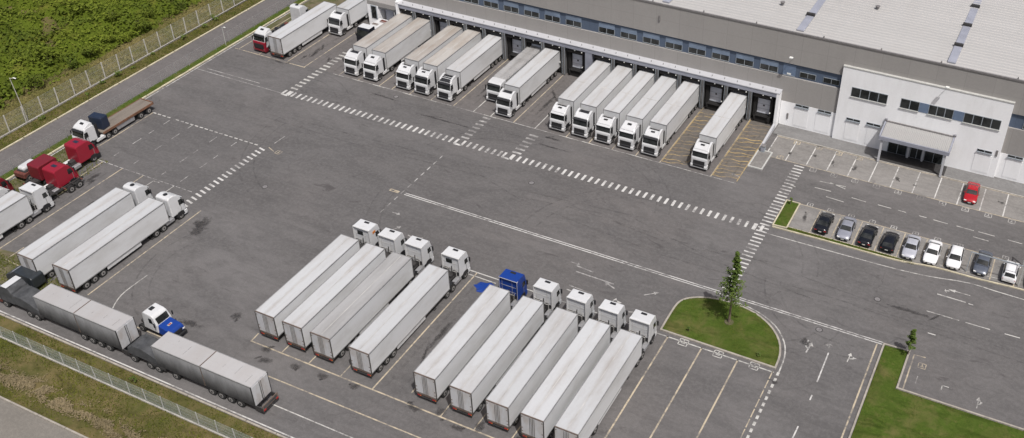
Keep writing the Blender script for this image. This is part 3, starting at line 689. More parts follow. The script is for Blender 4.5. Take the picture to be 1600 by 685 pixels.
# docks
D0, D1, DF, DB, DZ = -100.4, -32.5, 130.2, 131.7, 5.95
mb = MB()
mb.box(D0, D1, DF, WY - .03, 5.15, DZ - .12, 'dock_fascia'); mb.box(D0 - .05, D1 + .06, DF - .08, WY - .025, DZ - .12, DZ, 'dock_white')
mb.box(D1 - .4, D1 + .02, DF - .04, WY - .06, 0, DZ - .121, 'wall_white'); mb.box(D0 - .1, D0 + .45, DF - .05, WY - .03, 0, DZ + .3, 'wall_white')
mb.box(D0 + .45, D1 - .4, WY - .1, WY - .03, 0, 5.15, 'dock_dark')
mb.box(-64.45, -63.3, DF + .05, WY - .1, 0, 5.14, 'dock_fascia')
bays = [-98.6, -95.0, -91.6, -88.4, -84.9, -81.2, -77.45, -73.8, -70.3, -66.3, -61.4, -57.65, -53.9, -50.15, -46.4, -42.6, -38.8, -34.95]
edges = [D0 + .45] + [(bays[i] + bays[i + 1]) / 2 for i in range(len(bays) - 1)] + [D1 - .4]
for i, e in enumerate(edges[1:-1]):
    if i != 9: mb.box(e - .15, e + .15, DF + .02, WY - .1, 0, 5.14, 'dock_pillar')
    if i != 9:
        for dx in (-.27, .2): mb.box(e + dx, e + dx + .06, DF - .06, DF + .02, 0.3, 5.1, 'window_frame_metal')
link('dock_frame', mb.mesh('dock_frame'), wh)
mb = MB()
for k in range(34): mb.cyl((D0 + 1.2 + k * 2.0, DF + .4, DZ + .06), (D0 + 1.2 + k * 2.0, DF + .4, DZ + .3), .05, 'coping_metal', 6)
link('ledge_vents', mb.mesh('ledge_vents'), wh); 
hw = 1.48
mb = MB(); mb.box(-hw, hw, .3, 1.2, 4.45, 5.14, 'dock_rubber'); mb.prism([(.75, .9), (1.4, .9), (1.4, 4.2), (.75, 4.2)], -hw, -hw + .42, 'dock_rubber'); mb.prism([(.75, .9), (1.4, .9), (1.4, 4.2), (.75, 4.2)], hw - .42, hw, 'dock_rubber'); seal = mb.mesh('dock_seal')
mb = MB(); mb.box(-1.02, 1.02, 0, .06, 0, 2.45, 'dock_door_paint', .03); mb.box(-.98, .98, -.015, 0, .78, .83, 'window_frame_metal'); mb.box(-.98, .98, -.015, 0, 1.6, 1.65, 'window_frame_metal'); mb.box(-.13, .13, -.03, 0, 1.25, 1.52, 'dock_dark'); ddoor = mb.mesh('dock_door')
mb = MB(); mb.box(-1.3, 1.3, .6, 1.35, .0, 1.15, 'dock_rubber'); mb.box(-1.2, -.95, .3, .6, .5, 1.1, 'dock_rubber', .03); mb.box(.95, 1.2, .3, .6, .5, 1.1, 'dock_rubber', .03); mb.box(-.95, .95, .35, 1.35, 1.15, 1.19, 'dock_rubber'); lev = mb.mesh('dock_leveller')
mb = MB(); mb.box(-.09, .09, -.09, .09, -.08, .08, 'lamp_white', .03); dl = mb.mesh('dock_lamp')
for i, c in enumerate(bays):
    bay = link('dock_bay', None, wh, (c, 130.1, 0))
    link('seal', seal, bay, (0, 0, 0)); link('dock_door', ddoor, bay, (0, 1.36, 1.22)); link('leveller', lev, bay, (0, 0, 0))
    for dx, dz in ((0, 4.98), (1.22, 4.85), (1.3, 2.2)): link('dock_lamp', dl, bay, (dx, .22, dz))
# low block at the left end of the docks
lb = link('gate_block', None, wh, (0, 0, 0))
mb = MB(); mb.box(-107.2, -100.55, 131.0, 142, 4.05, 4.8, 'wall_grey'); mb.box(-107.2, -104.75, 131.0, 141.9, 0, 4.05, 'wall_white'); mb.box(-101.75, -100.56, 131.0, 141.9, 0, 4.05, 'wall_white'); mb.box(-104.75, -101.75, 133.2, 141.8, 0, 4.05, 'dock_dark'); mb.box(-104.75, -101.75, 131.0, 133.2, 0, .05, 'dock_pillar'); link('block_wall', mb.mesh('block_wall'), lb)
mb = MB(); mb.box(-104.5, -102.1, 132.4, 132.5, .05, 3.2, 'dock_door_paint', .1); link('gate', mb.mesh('gate'), lb)
mb = MB(); mb.box(-106.5, -105.25, 130.93, 131.0, 1.5, 4.0, 'window_frame_metal', .05); mb.box(-106.35, -105.4, 130.90, 130.94, 1.65, 3.85, 'glass_dark'); link('window', mb.mesh('window'), lb)
mb = MB()
for xa in (-101.7, -101.3, -100.95): mb.box(xa, xa + .12, 130.85, 131.0, .1, 3.95, 'dock_pillar')
mb.box(-104.8, -100.9, 130.85, 131.0, 3.9, 4.1, 'dock_pillar'); link('gate_frame', mb.mesh('gate_frame'), lb)
# ramp wall beside the last dock
mb = MB(); mb.prism([(123.4, 0), (129.8, 0), (129.8, .95), (123.4, .35)], -32.8, -32.45, 'dock_white', .04)
tag(link('ramp_wall', mb.mesh('ramp_wall')), 'low sloping white side wall between the last yellow hatched bay and the visitor parking', 'wall')
mb = MB(); mb.box(-.3, .3, -.35, .35, 0, 1.0, 'window_frame_metal', .05); mb.box(-.34, .34, -.4, .4, 1.0, 1.08, 'coping_metal'); mb.box(-.2, .2, -.37, -.35, .3, .8, 'skylight_sheet')
tag(link('utility_cabinet', mb.mesh('utility_cabinet'), loc=(-32.1, 123.2, .02)), 'small grey metal cabinet at the end of the low white ramp wall', 'cabinet')

# ------------------------------------------------------------------ truck parts
def wheel_meshes(r=.52, wd=.32):
    mb = MB(); mb.cyl((-wd / 2, 0, 0), (wd / 2, 0, 0), r, 'tyre', 20); ty = mb.mesh('tyre')
    mb = MB(); mb.cyl((-wd / 2 - .012, 0, 0), (wd / 2 + .012, 0, 0), r * .56, 'rim', 14); mb.cyl((-wd / 2 - .05, 0, 0), (wd / 2 + .05, 0, 0), r * .22, 'chassis_dark', 8); ri = mb.mesh('rim')
    return ty, ri
TY, RI = wheel_meshes()
LENS = {}
def trailer_parts(length, roofm, sidem='trailer_side', h=4.0, wdt=2.6, key='', skirt=True, seam=False, axles=(1.6, 2.85, 4.1), doors=True):
    """list of (name, mesh, position, children); trailer stands with its rear at y=0 and runs to y=length"""
    k = (length, roofm, sidem, h, wdt, skirt, seam, axles, doors)
    if k in LENS: return LENS[k]
    hw = wdt / 2; P = []
    mb = MB(); mb.box(-hw, hw, .05, length, 1.12, h - .03, sidem, .03); body = mb.mesh('trailer_body')
    mb = MB(); mb.box(-hw + .05, hw - .05, .1, length - .05, h - .03, h + .005, roofm)
    mb.box(-.05, .05, .3, length - .3, h + .004, h + .012, 'roof_strip')
    if seam: mb.box(-hw + .05, hw - .05, length * .58, length * .58 + .07, h + .005, h + .02, 'roof_strip'); mb.box(-.3, .5, length * .58 - .05, length * .58 + .16, h + .006, h + .009, 'roof_strip')
    rf = mb.mesh('trailer_roof')
    mb = MB()
    for sx in (-1, 1):
        mb.box(sx * hw - .035, sx * hw + .035, .02, length + .02, h - .1, h + .02, 'trim_grey'); mb.box(sx * hw - .03, sx * hw + .03, 0.0, length + .01, 1.06, 1.18, 'trim_grey')
        mb.box(sx * hw - .05, sx * hw + .03, -.04, .07, 1.1, h, 'trim_dark'); mb.box(sx * hw - .04, sx * hw + .04, length - .03, length + .03, 1.15, h, 'trim_grey')
    mb.box(-hw, hw, -.03, .07, h - .09, h + .02, 'trim_rust'); mb.box(-hw, hw, length - .02, length + .03, h - .08, h + .02, 'trim_grey'); mb.box(-hw, hw, -.03, .07, 1.0, 1.15, 'trim_rust')
    fr = mb.mesh('trailer_frame')
    P.append(('trailer_body', body, (0, 0, 0), [('roof_panel', rf, (0, 0, 0)), ('trailer_frame', fr, (0, 0, 0))]))
    if doors:
        for sx in (-1, 1):
            mb = MB(); mb.box(-hw / 2 + .05, hw / 2 - .03, -.02, .03, 1.2, h - .13, 'door_white', .01); d = mb.mesh('rear_door')
            mb = MB()
            for off in (.09, .26): xx = sx * (off - hw / 2); mb.cyl((xx, -.05, 1.15), (xx, -.05, h - .15), .02, 'trim_dark', 6)
            for zz in (1.5, 2.0, h - .4): mb.box(sx * (hw / 2 - .16) - .06, sx * (hw / 2 - .16) + .06, -.05, -.02, zz, zz + .09, 'trim_rust')
            rods = mb.mesh('lock_rod'); P.append(('rear_door', d, (sx * hw / 2, 0, 0), [('lock_rod', rods, (0, 0, 0))]))
    mb = MB(); mb.box(-.55, -.4, .2, length - .8, .82, 1.1, 'chassis_dark'); mb.box(.4, .55, .2, length - .8, .82, 1.1, 'chassis_dark')
    for q in range(int(length) // 2): mb.box(-hw + .1, hw - .1, .6 + q * 2, .7 + q * 2, .95, 1.1, 'chassis_dark')
    for sx in (-1, 1): mb.box(sx * .75 - .07, sx * .75 + .07, length - 3.0, length - 2.85, .15, 1.1, 'chassis_dark')
    mb.box(-1.1, 1.1, length - 3.1, length - 2.7, .05, .15, 'chassis_dark'); P.append(('chassis', mb.mesh('chassis'), (0, 0, 0), []))
    mb = MB(); mb.box(-hw + .1, hw - .1, .0, .14, .5, .68, 'chassis_dark', .02); mb.box(-.7, -.6, .1, .3, .6, 1.0, 'chassis_dark'); mb.box(.6, .7, .1, .3, .6, 1.0, 'chassis_dark'); mb.box(-hw + .05, hw - .05, .0, .1, .86, 1.02, 'trim_rust'); P.append(('rear_bumper', mb.mesh('rear_bumper'), (0, 0, 0), []))
    mb = MB(); mb.box(-.17, .17, -.04, .0, .0, .13, 'lamp_red', .01); mb.box(.18, .3, -.04, .0, .0, .13, 'lamp_orange', .01); tl = mb.mesh('tail_light')
    P += [('tail_light', tl, (-hw + .32, 0, .7), []), ('tail_light', tl, (hw - .42, 0, .7), [])]
    if skirt:
        mb = MB(); mb.box(-.03, .03, 0, length * .36, 0, .55, 'skirt_white', .02); s_ = mb.mesh('side_skirt')
        for sx in (-1, 1): P.append(('side_skirt', s_, (sx * (hw - .08), axles[-1] + .75, .5), []))
    mb = MB(); mb.box(-.05, .05, -.05, .05, -.05, .05, 'chassis_dark')
    for ay in axles:
        for sx in (-1, 1): P.append(('wheel', TY, (sx * (hw - .2), ay, .52), [('rim', RI, (0, 0, 0))]))
    LENS[k] = P; return P
CABS = {}
def cab_parts(kind, paint='cab_white', fairing='shoulders', visor='black_plastic', axles=2):
    """tractor with the cab back wall at y=0, nose towards +y; the chassis reaches back to y=-3.6"""
    k = (kind, paint, fairing, visor, axles)
    if k in CABS: return CABS[k]
    P = []; sub = []
    if kind == 'sleeper':
        L = 2.3; mb = MB(); mb.prism([(0, 1.0), (0, 3.25), (.25, 3.4), (1.45, 3.38), (1.85, 3.12), (2.12, 2.2), (2.28, 1.9), (2.32, 1.0)], -1.22, 1.22, paint, .1, (2.0, .93, 3.4)); ws = [(1.84, 3.14), (2.15, 2.1)]
        nose = 2.3
    elif kind == 'aero':
        L = 2.4; mb = MB(); mb.prism([(0, 1.0), (0, 3.7), (.3, 3.88), (1.0, 3.86), (1.55, 3.62), (1.95, 3.15), (2.22, 2.2), (2.36, 1.85), (2.4, 1.0)], -1.22, 1.22, paint, .13, (2.2, .88, 3.9), 3); ws = [(1.98, 3.08), (2.2, 2.3)]
        nose = 2.38
    elif kind == 'flat':
        L = 2.0; mb = MB(); mb.prism([(0, .95), (0, 3.78), (.08, 3.86), (1.5, 3.84), (1.7, 3.65), (2.0, 2.5), (2.1, 1.9), (2.12, 1.0)], -1.24, 1.24, paint, .05, (2.4, .97, 3.86)); ws = [(1.74, 3.5), (2.0, 2.48)]
        nose = 2.1
    elif kind == 'long':
        L = 3.3; mb = MB(); mb.prism([(0, .9), (0, 3.35), (.15, 3.55), (1.8, 3.6), (2.35, 3.35), (2.95, 2.35), (3.25, 1.95), (3.35, 1.0), (3.3, .9)], -1.25, 1.25, paint, .1, (2.0, .92, 3.6)); ws = [(2.45, 3.22), (2.97, 2.38)]
        nose = 3.32
    P.append(('cab', mb.mesh('cab'), (0, 0, 0), sub))
    def plate(y0, z0, y1, z1, x0, x1, th, m, name):
        d = Vector((0, y1 - y0, z1 - z0)).normalized(); nrm = Vector((0, -d.z, d.y))
        if nrm.y < 0: nrm = -nrm
        a = Vector((0, y0, z0)); b_ = Vector((0, y1, z1)); mb = MB()
        vs = []
        for off in (-.02, th):
            for p_, xx in ((a, x0), (a, x1), (b_, x1 * 1.03), (b_, x0 * 1.03)): q = p_ + nrm * off; vs.append((xx, q.y, q.z))
        mb.faces(vs, [(3, 2, 1, 0), (4, 5, 6, 7), (0, 1, 5, 4), (1, 2, 6, 5), (2, 3, 7, 6), (3, 0, 4, 7)], m); return mb.mesh(name)
    (ya, za), (yb, zb) = ws
    sub.append(('windshield', plate(ya, za, yb, zb, -1.1, 1.1, .025, 'glass_dark', 'windshield'), (0, 0, 0)))
    mb = MB()
    yf = L - .95 if kind != 'long' else L - 1.35
    for sx in (-1, 1):
        xo = sx * (1.245 if kind != 'long' else 1.26); mb = MB(); tp = .955 if kind != 'flat' else .985
        vs = [(xo, yf, 2.12), (xo, yf + .72, 2.12), (xo * tp, yf + .55, 2.85), (xo * tp, yf, 2.85)]; vs2 = [(x - sx * .06, y, z) for x, y, z in vs]
        mb.faces(vs + vs2, [(0, 1, 2, 3), (7, 6, 5, 4), (0, 4, 5, 1), (1, 5, 6, 2), (2, 6, 7, 3), (3, 7, 4, 0)], 'glass_dark'); bmesh.ops.recalc_face_normals(mb.bm, faces=mb.bm.faces[:]); sub.append(('side_window', mb.mesh('side_window'), (0, 0, 0)))
    if kind in ('sleeper', 'aero', 'flat'):
        mb = MB(); mb.prism([(nose - .04, .6), (nose + .14, .65), (nose + .14, .95), (nose + .05, 1.02), (nose + .03, 1.62), (nose - .06, 1.62)], -.86, .86, 'black_plastic', .02)
        for q in range(4): mb.box(-.8, .8, nose + .045, nose + .06, .75 + q * .25, .775 + q * .25, 'chassis_dark')
        P.append(('grille', mb.mesh('grille'), (0, 0, 0), []))
    else:
        mb = MB(); mb.box(-.8, .8, nose - .02, nose + .04, .7, 1.4, 'black_plastic', .03); P.append(('grille', mb.mesh('grille'), (0, 0, 0), []))
    mb = MB(); mb.prism([(nose - .65, .35), (nose - .05, .33), (nose + .12, .5), (nose + .10, .95), (nose - .65, 1.0)], -1.24, 1.24, paint if kind != 'long' else 'black_plastic', .06); P.append(('bumper', mb.mesh('bumper'), (0, 0, 0), []))
    mb = MB(); mb.box(-.16, .16, -.02, .1, 0, .2, 'lamp_clear', .04); hl = mb.mesh('headlight')
    for sx in (-1, 1): P.append(('headlight', hl, (sx * .98, nose + .04, .68), []))
    if kind in ('sleeper', 'aero'):
        mb = MB(); mb.prism([(ya - .02, za + .02), (ya + .3, za - .14), (ya + .3, za - .2), (ya - .02, za - .06)], -1.1, 1.1, visor, .01); P.append(('sun_visor', mb.mesh('sun_visor'), (0, 0, 0), []))
    for sx in (-1, 1):
        mb = MB(); mb.box(-.1, .1, -.06, .06, -.42, .3, 'black_plastic', .04); mb.cyl((-sx * .1, -.05, .25), (-sx * .3, -.2, .35), .03, 'black_plastic', 6); P.append(('mirror', mb.mesh('mirror'), (sx * 1.42, yb - .12, 2.5), []))
    if fairing == 'shoulders' or fairing == 'cavity' or fairing == 'blacktop':
        fm = paint if fairing != 'blacktop' else 'black_plastic'; mb = MB()
        for sx in (-1, 1): mb.prism([(.1, 3.2), (.05, 3.78), (.45, 3.82), (1.15, 3.62), (1.6, 3.36), (1.2, 3.25)], *sorted((sx * .82, sx * 1.12)), paint, .06)
        mb.prism([(.85, 3.3), (.9, 3.62), (1.2, 3.56), (1.82, 3.2), (1.6, 3.1)], -1.0, 1.0, fm, .04)
        if fairing == 'shoulders': mb.prism([(.62, 3.3), (.68, 3.66), (.85, 3.66), (1.05, 3.58), (1.05, 3.3)], -.8, .8, paint, .04); mb.box(-.8, .8, .1, .6, 3.41, 3.47, 'chassis_dark')
        if fairing == 'blacktop': mb.prism([(.2, 3.3), (.2, 3.66), (.9, 3.68), (1.0, 3.3)], -.85, .85, 'black_plastic', .04)
        P.append(('roof_fairing', mb.mesh('roof_fairing'), (0, 0, 0), []))
        mb = MB(); mb.box(-.3, .3, .98, 1.3, 3.6, 3.66, 'black_plastic', .02) if fairing == 'shoulders' else mb.box(-.83, .83, .0, .92, 3.41, 3.5, 'black_plastic', .01)  # cavity and blacktop get a dark panel flooring the fairing's hollow, no hatch
        P.append(('roof_hatch', mb.mesh('roof_hatch'), (0, 0, 0), []))
    elif fairing == 'closed':
        mb = MB(); mb.prism([(.1, 3.2), (.1, 3.72), (.35, 3.86), (.7, 3.82), (1.5, 3.5), (1.85, 3.2), (1.5, 3.1)], -1.1, 1.1, paint, .1, (3.2, .86, 3.9)); P.append(('roof_fairing', mb.mesh('roof_fairing'), (0, 0, 0), []))
        mb = MB(); vsx = [(-.32, .75, 3.86), (.32, .75, 3.86), (.32, 1.1, 3.74), (-.32, 1.1, 3.74)]; mb.prism([(.8, 3.72), (.8, 3.83), (1.12, 3.70), (1.12, 3.6)], -.32, .32, 'black_plastic', .01); P.append(('roof_hatch', mb.mesh('roof_hatch'), (0, 0, 0), []))
    elif fairing == 'round':
        mb = MB(); mb.cyl((0, .75, 3.8), (0, .75, 3.92), .3, 'black_plastic', 14); P.append(('roof_hatch', mb.mesh('roof_hatch'), (0, 0, 0), []))
    elif fairing in ('flat', 'flat_window'):
        mb = MB(); mb.box(-.35, .35, 1.0, 1.32, 3.84, 3.92, 'black_plastic', .03); P.append(('roof_hatch', mb.mesh('roof_hatch'), (0, 0, 0), []))
        mb = MB()
        for q in (-.9, .45): mb.box(q - .012, q + .012, -.02, 0.0, 1.4, 3.6, 'roof_strip')
        for q in (1.9, 2.7): mb.box(-1.1, 1.1, -.025, 0.0, q, q + .025, 'roof_strip')
        mb.box(-1.15, 1.15, -.03, 0, 1.0, 1.55, 'black_plastic'); mb.box(-1.1, -.4, -.2, 0.0, 1.0, 1.9, 'chassis_dark', .03); mb.box(.2, .8, -.25, 0, .9, 1.75, 'chassis_dark', .03); mb.box(-.3, -.05, -.1, 0, 1.4, 2.05, 'tank_metal', .02); mb.box(.0, .08, -.06, 0, 1.4, 2.3, 'chassis_dark'); mb.box(-1.26, 1.26, -.2, .1, 3.74, 3.85, paint, .04)
        mb.box(-1.24, -1.14, -.2, 0, 1.0, 3.75, paint, .03); mb.box(1.14, 1.24, -.2, 0, 1.0, 3.75, paint, .03); P.append(('rear_panel', mb.mesh('rear_panel'), (0, 0, 0), []))
        if fairing == 'flat_window': mb = MB(); mb.box(-.7, .15, -.05, 0, 2.7, 3.3, 'glass_dark', .03); P.append(('rear_window', mb.mesh('rear_window'), (0, 0, 0), []))
    elif fairing == 'skylight':
        mb = MB(); mb.box(-.4, .4, .9, 1.4, 3.56, 3.64, 'paint_navy', .03); P.append(('roof_hatch', mb.mesh('roof_hatch'), (0, 0, 0), []))
    # chassis and running gear
    mb = MB(); mb.box(-.5, -.38, -3.6, nose - .3, .72, 1.0, 'chassis_dark'); mb.box(.38, .5, -3.6, nose - .3, .72, 1.0, 'chassis_dark')
    for yy in (-3.5, -2.2, -1.0, .3, 1.4): mb.box(-.5, .5, yy, yy + .14, .75, .97, 'chassis_dark')
    mb.box(-1.15, 1.15, -3.55, -3.4, .72, .9, 'chassis_dark'); mb.cyl((0, -2.1, 1.0), (0, -2.1, 1.1), .5, 'chassis_dark', 12)
    mb.box(-.35, .35, -.8, 0, .95, 1.35, 'chassis_dark', .03); P.append(('chassis', mb.mesh('chassis'), (0, 0, 0), []))
    for sx in (-1, 1):
        mb = MB(); mb.box(-.28, .28, -1.35, .25 if kind != 'long' else .1, .45, .98, 'tank_metal' if sx > 0 else 'skirt_white', .08); P.append(('fuel_tank' if sx > 0 else 'side_box', mb.mesh('fuel_tank'), (sx * .92, 0, 0), []))
        mb = MB(); mb.prism([(-3.1, 1.1), (-2.7, 1.28), (-1.5, 1.28), (-1.25, 1.05), (-1.25, 1.0), (-1.5, 1.2), (-2.7, 1.2), (-3.1, 1.04)], sx * .95 - .26, sx * .95 + .26, 'black_plastic'); P.append(('mudguard', mb.mesh('mudguard'), (0, 0, 0), []))
    fy = nose - 1.05
    for sx in (-1, 1):
      mb = MB(); mb.prism([(fy - .66, .55), (fy - .55, 1.05), (fy - .3, 1.22), (fy + .3, 1.22), (fy + .55, 1.05), (fy + .66, .55)], *sorted((sx * 1.0, sx * 1.255)), 'black_plastic'); (mb.box(sx * 1.16 - .03, sx * 1.16 + .03, -.42, -.02, 1.1, 3.3, 'black_plastic', .01) if kind == 'sleeper' else None); mb.box(sx * 1.255 - .012, sx * 1.255 + .012, fy + .25, fy + .3, 1.1, 2.1, 'trim_grey'); P.append(('wheel_arch', mb.mesh('wheel_arch'), (0, 0, 0), []))
    ys = [fy, -2.1] if axles == 2 else [fy, -1.75, -3.0]
    for ay in ys:
        for sx in (-1, 1): P.append(('wheel', TY, (sx * 1.08, ay, .52), [('rim', RI, (0, 0, 0))]))
    CABS[k] = P; return P
def spawn(name, parts_at, loc, rz, label, cat, group=None):
    """parts_at: list of (parts, y offset); every part becomes an object of its own under the thing"""
    t = tag(link(name, None, loc=loc, rz=rz), label, cat, group)
    for parts, dy in parts_at:
        for nm, me, p_, subs in parts:
            o = link(nm, me, t, (p_[0], p_[1] + dy, p_[2]))
            for sn, sm, sp in subs: link(sn, sm, o, sp)
    return t
PI = math.pi
G1 = 'semi trucks backed up to the warehouse docks'; G2 = 'semi trucks parked side by side in the lower row'; G3 = 'semi trucks parked on the left side of the yard'
def dock_truck(x, roofm, fairing, visor, seam, label, L=13.75, yr=131.25, gap=.72, **kw):
    # rear at the dock, nose towards -y
    return spawn('semi_truck', [(trailer_parts(L, roofm, seam=seam, **kw), 0), (cab_parts('sleeper', 'cab_white', fairing, visor), L + gap)], (x, yr, 0), PI, label, 'semi truck', G1)
dock_truck(-38.75, 'trailer_roof', 'shoulders', 'cab_white', True, 'white semi truck standing alone at the docks between the two yellow hatched bays')
dock_truck(-46.35, 'trailer_roof', 'shoulders', 'black_plastic', True, 'white semi truck at the docks with a yellow hatched bay directly on its right')
dock_truck(-50.1, 'trailer_roof', 'closed', 'cab_white', True, 'white docked semi truck with smooth closed fairing, second from the yellow hatching')
dock_truck(-53.8, 'trailer_roof', 'shoulders', 'cab_white', True, 'white semi truck in the exact middle of the five docked side by side')
dock_truck(-57.55, 'trailer_roof', 'cavity', 'black_plastic', True, 'white semi truck with dark hollow fairing, second from left of the five docked together')
dock_truck(-61.3, 'trailer_roof', 'shoulders', 'cab_white', True, 'white semi truck at the left end of the five docked side by side')
dock_truck(-70.5, 'trailer_roof', 'cavity', 'black_plastic', False, 'white semi truck with clean white trailer docked beside the low trailer with the crumpled cover', yr=130.9, gap=.72, L=13.45)
dock_truck(-81.1, 'trailer_roof', 'blacktop', 'black_plastic', False, 'white semi truck with black cab top, rightmost of three docked side by side')
dock_truck(-85.3, 'trailer_roof_beige', 'shoulders', 'black_plastic', True, 'white semi truck with black visor, in the middle of three docked side by side')
dock_truck(-88.8, 'trailer_roof_beige', 'shoulders', 'cab_white', False, 'white semi truck with brown stained trailer roof, leftmost of three docked side by side')
dock_truck(-95.1, 'trailer_roof_beige', 'closed', 'cab_white', False, 'white semi truck with smooth closed fairing, right one of the leftmost docked pair')
dock_truck(-98.85, 'trailer_roof_beige', 'cavity', 'cab_white', False, 'white semi truck with dark hollow fairing, left one of the leftmost docked pair')
# truck beside the low gate block, its nose near the top edge
spawn('semi_truck', [(trailer_parts(14.5, 'trailer_roof'), 0), (cab_parts('sleeper', 'cab_white', 'cavity', 'black_plastic'), 15.05)], (-109.95, 142.1, 0), PI, 'white semi truck with black visor parked left of the warehouse end beside the dark gate', 'semi truck', 'trucks in the far left corner of the yard')
# low trailer with crumpled cover
P = [p_ for p_ in trailer_parts(12.0, 'trailer_roof_grey', h=3.25, wdt=2.5, doors=False)]
t = spawn('semi_truck', [(P, 0), (cab_parts('sleeper', 'cab_white', 'none', 'black_plastic'), 12.1)], (-74.0, 131.9, 0), PI, 'low semi truck with wrinkled grey cover and battered white nose, half hidden at the docks', 'semi truck', G1)
mb = MB()
for q in range(26):
    y = .2 + q * .46; mb.prism([(y, 3.2), (y + .1, 3.32 + rnd.uniform(0, .07)), (y + .34, 3.34 + rnd.uniform(-.03, .05)), (y + .44, 3.2)], -1.2 + rnd.uniform(0, .08), 1.2 - rnd.uniform(0, .08), 'trailer_roof_grey')
link('cover', mb.mesh('cover'), t)

# lower row, noses towards +y
def row_truck(x, roofm, cabfair, paint, label, cy=2.35, cx=0., **kw):
    L = 15.6; t = spawn('semi_truck', [(trailer_parts(L, roofm, **kw), 0), (cab_parts('flat', paint, cabfair, 'cab_white', 3), L + cy)], (x, 60.6, 0), 0, label, 'semi truck', G2)
    return t
row_truck(-69.8, 'trailer_roof', 'flat_window', 'cab_white', 'white semi truck with a red mark on its cab, leftmost of the lower row', 2.3)
row_truck(-65.95, 'trailer_roof', 'flat', 'cab_white', 'white semi truck second from the left in the lower row', 2.25)
row_truck(-62.1, 'trailer_roof_grey', 'flat', 'cab_white', 'semi truck with the greyer scuffed trailer roof, third from the left in the lower row')
row_truck(-56.95, 'trailer_roof', 'flat_window', 'cab_white', 'white semi truck with rear cab window, directly left of the bay beside the blue cab', 2.6)
row_truck(-48.6, 'trailer_roof', 'flat', 'paint_blue', 'semi truck with a deep blue cab and plain white trailer', 2.0)
row_truck(-44.2, 'trailer_roof', 'flat', 'cab_white', 'white semi truck parked directly right of the one with the blue cab')
row_truck(-39.85, 'trailer_roof', 'flat', 'cab_white', 'white semi truck in the lower row, two places right of the blue cab')
row_truck(-35.8, 'trailer_roof', 'flat', 'cab_white', 'white semi truck second from the right end of the lower row')
row_truck(-31.95, 'trailer_roof', 'flat', 'cab_white', 'white semi truck at the right end of the lower row, next to the tree island')
mb = MB(); mb.box(0, .03, 0, .55, 0, .35, 'lamp_orange', .01); o = link('red_mark', mb.mesh('red_mark'), [q for q in sc.objects if q.name.startswith('semi_truck') and q.location.x < -69.7 and q.location.y < 61][0], (1.23, 18.4, 2.9))
# spilled blue sheet beside the blue cab
mb = MB(); n = 16; pts = [(math.cos(2 * PI * i / n) * (1.45 + .3 * math.sin(i * 2.3)), math.sin(2 * PI * i / n) * (1.0 + .2 * math.cos(i * 1.7)), .02) for i in range(n)]
top = [(x * .8, y * .8, .12 + .08 * math.sin(i * 3.1)) for i, (x, y, z) in enumerate(pts)]; mb.faces(pts + top + [(0, 0, .16)], [(i, (i + 1) % n, (i + 1) % n + n, i + n) for i in range(n)] + [(i + n, (i + 1) % n + n, 2 * n) for i in range(n)], 'paint_blue')
tag(link('tarpaulin', mb.mesh('tarpaulin'), loc=(-52.6, 79.3, .01), rz=-.1), 'crumpled blue tarpaulin lying on the asphalt left of the blue cab', 'tarpaulin')

# left side of the yard
def left_truck(x, y, L, label, fair='round', gap=.9, roofm='trailer_roof', kind='aero', **kw):
    return spawn('semi_truck', [(trailer_parts(L, roofm, **kw), 0), (cab_parts(kind, 'cab_white', fair, 'cab_white', 3), L + gap)], (x, y, 0), 0, label, 'semi truck', G3)
left_truck(-102.1, 55.85, 15.3, 'left one of the two long white semi trucks behind the grey trailers', gap=.7)
left_truck(-96.65, 56.3, 15.1, 'right one of the two long white semi trucks behind the grey trailers', gap=.75)
left_truck(-113.6, 49.7, 15.0, 'white semi truck cut off by the left edge, just below the red cabs', 'flat', gap=1.0, kind='flat')
# standing trailer in the far corner
spawn('semi_trailer', [(trailer_parts(14.7, 'trailer_roof', skirt=True), 0)], (-113.2, 113.75, 0), 0, 'clean white semi trailer without a tractor, rear doors facing the yard at the upper left', 'trailer')
# red and cream tractor and its neighbour
t = spawn('tractor_unit', [(cab_parts('sleeper', 'cab_white', 'closed', 'black_plastic', 3), 0)], (-117.3, 116.5, 0), PI, 'tractor with white roof and dark red nose left of the clean white trailer', 'truck tractor')
mb = MB(); mb.prism([(1.9, 1.0), (2.34, 1.0), (2.31, 1.92), (2.2, 2.08), (1.9, 2.1)], -1.245, 1.245, 'paint_red', .05); mb.prism([(1.6, .33), (2.3, .31), (2.46, .5), (2.43, .97), (1.6, 1.02)], -1.26, 1.26, 'paint_red_dark', .05); link('red_nose', mb.mesh('red_nose'), t)
mb = MB(); mb.box(-1.0, 1.0, 2.36, 2.44, .62, 1.7, 'black_plastic', .03); link('grille', mb.mesh('grille'), t)
t = spawn('tractor_unit', [(cab_parts('aero', 'cab_white', 'round', 'cab_white', 3), 0)], (-118.0, 124.6, 0), 0, 'white tractor seen from behind with rusty red chassis, at the top left', 'truck tractor')
mb = MB(); mb.box(-.6, -.4, -5.5, -.2, 1.0, 1.2, 'chassis_red'); mb.box(.4, .6, -5.5, -.2, 1.0, 1.2, 'chassis_red'); mb.box(-1.1, 1.1, -5.6, -3.9, 1.0, 1.3, 'chassis_dark', .05); mb.box(-.9, .9, -2.2, -1.6, 1.1, 1.5, 'chassis_red', .05); mb.cyl((-1.1, -4.2, 1.35), (1.1, -4.2, 1.35), .3, 'black_plastic', 12); link('long_chassis', mb.mesh('long_chassis'), t)
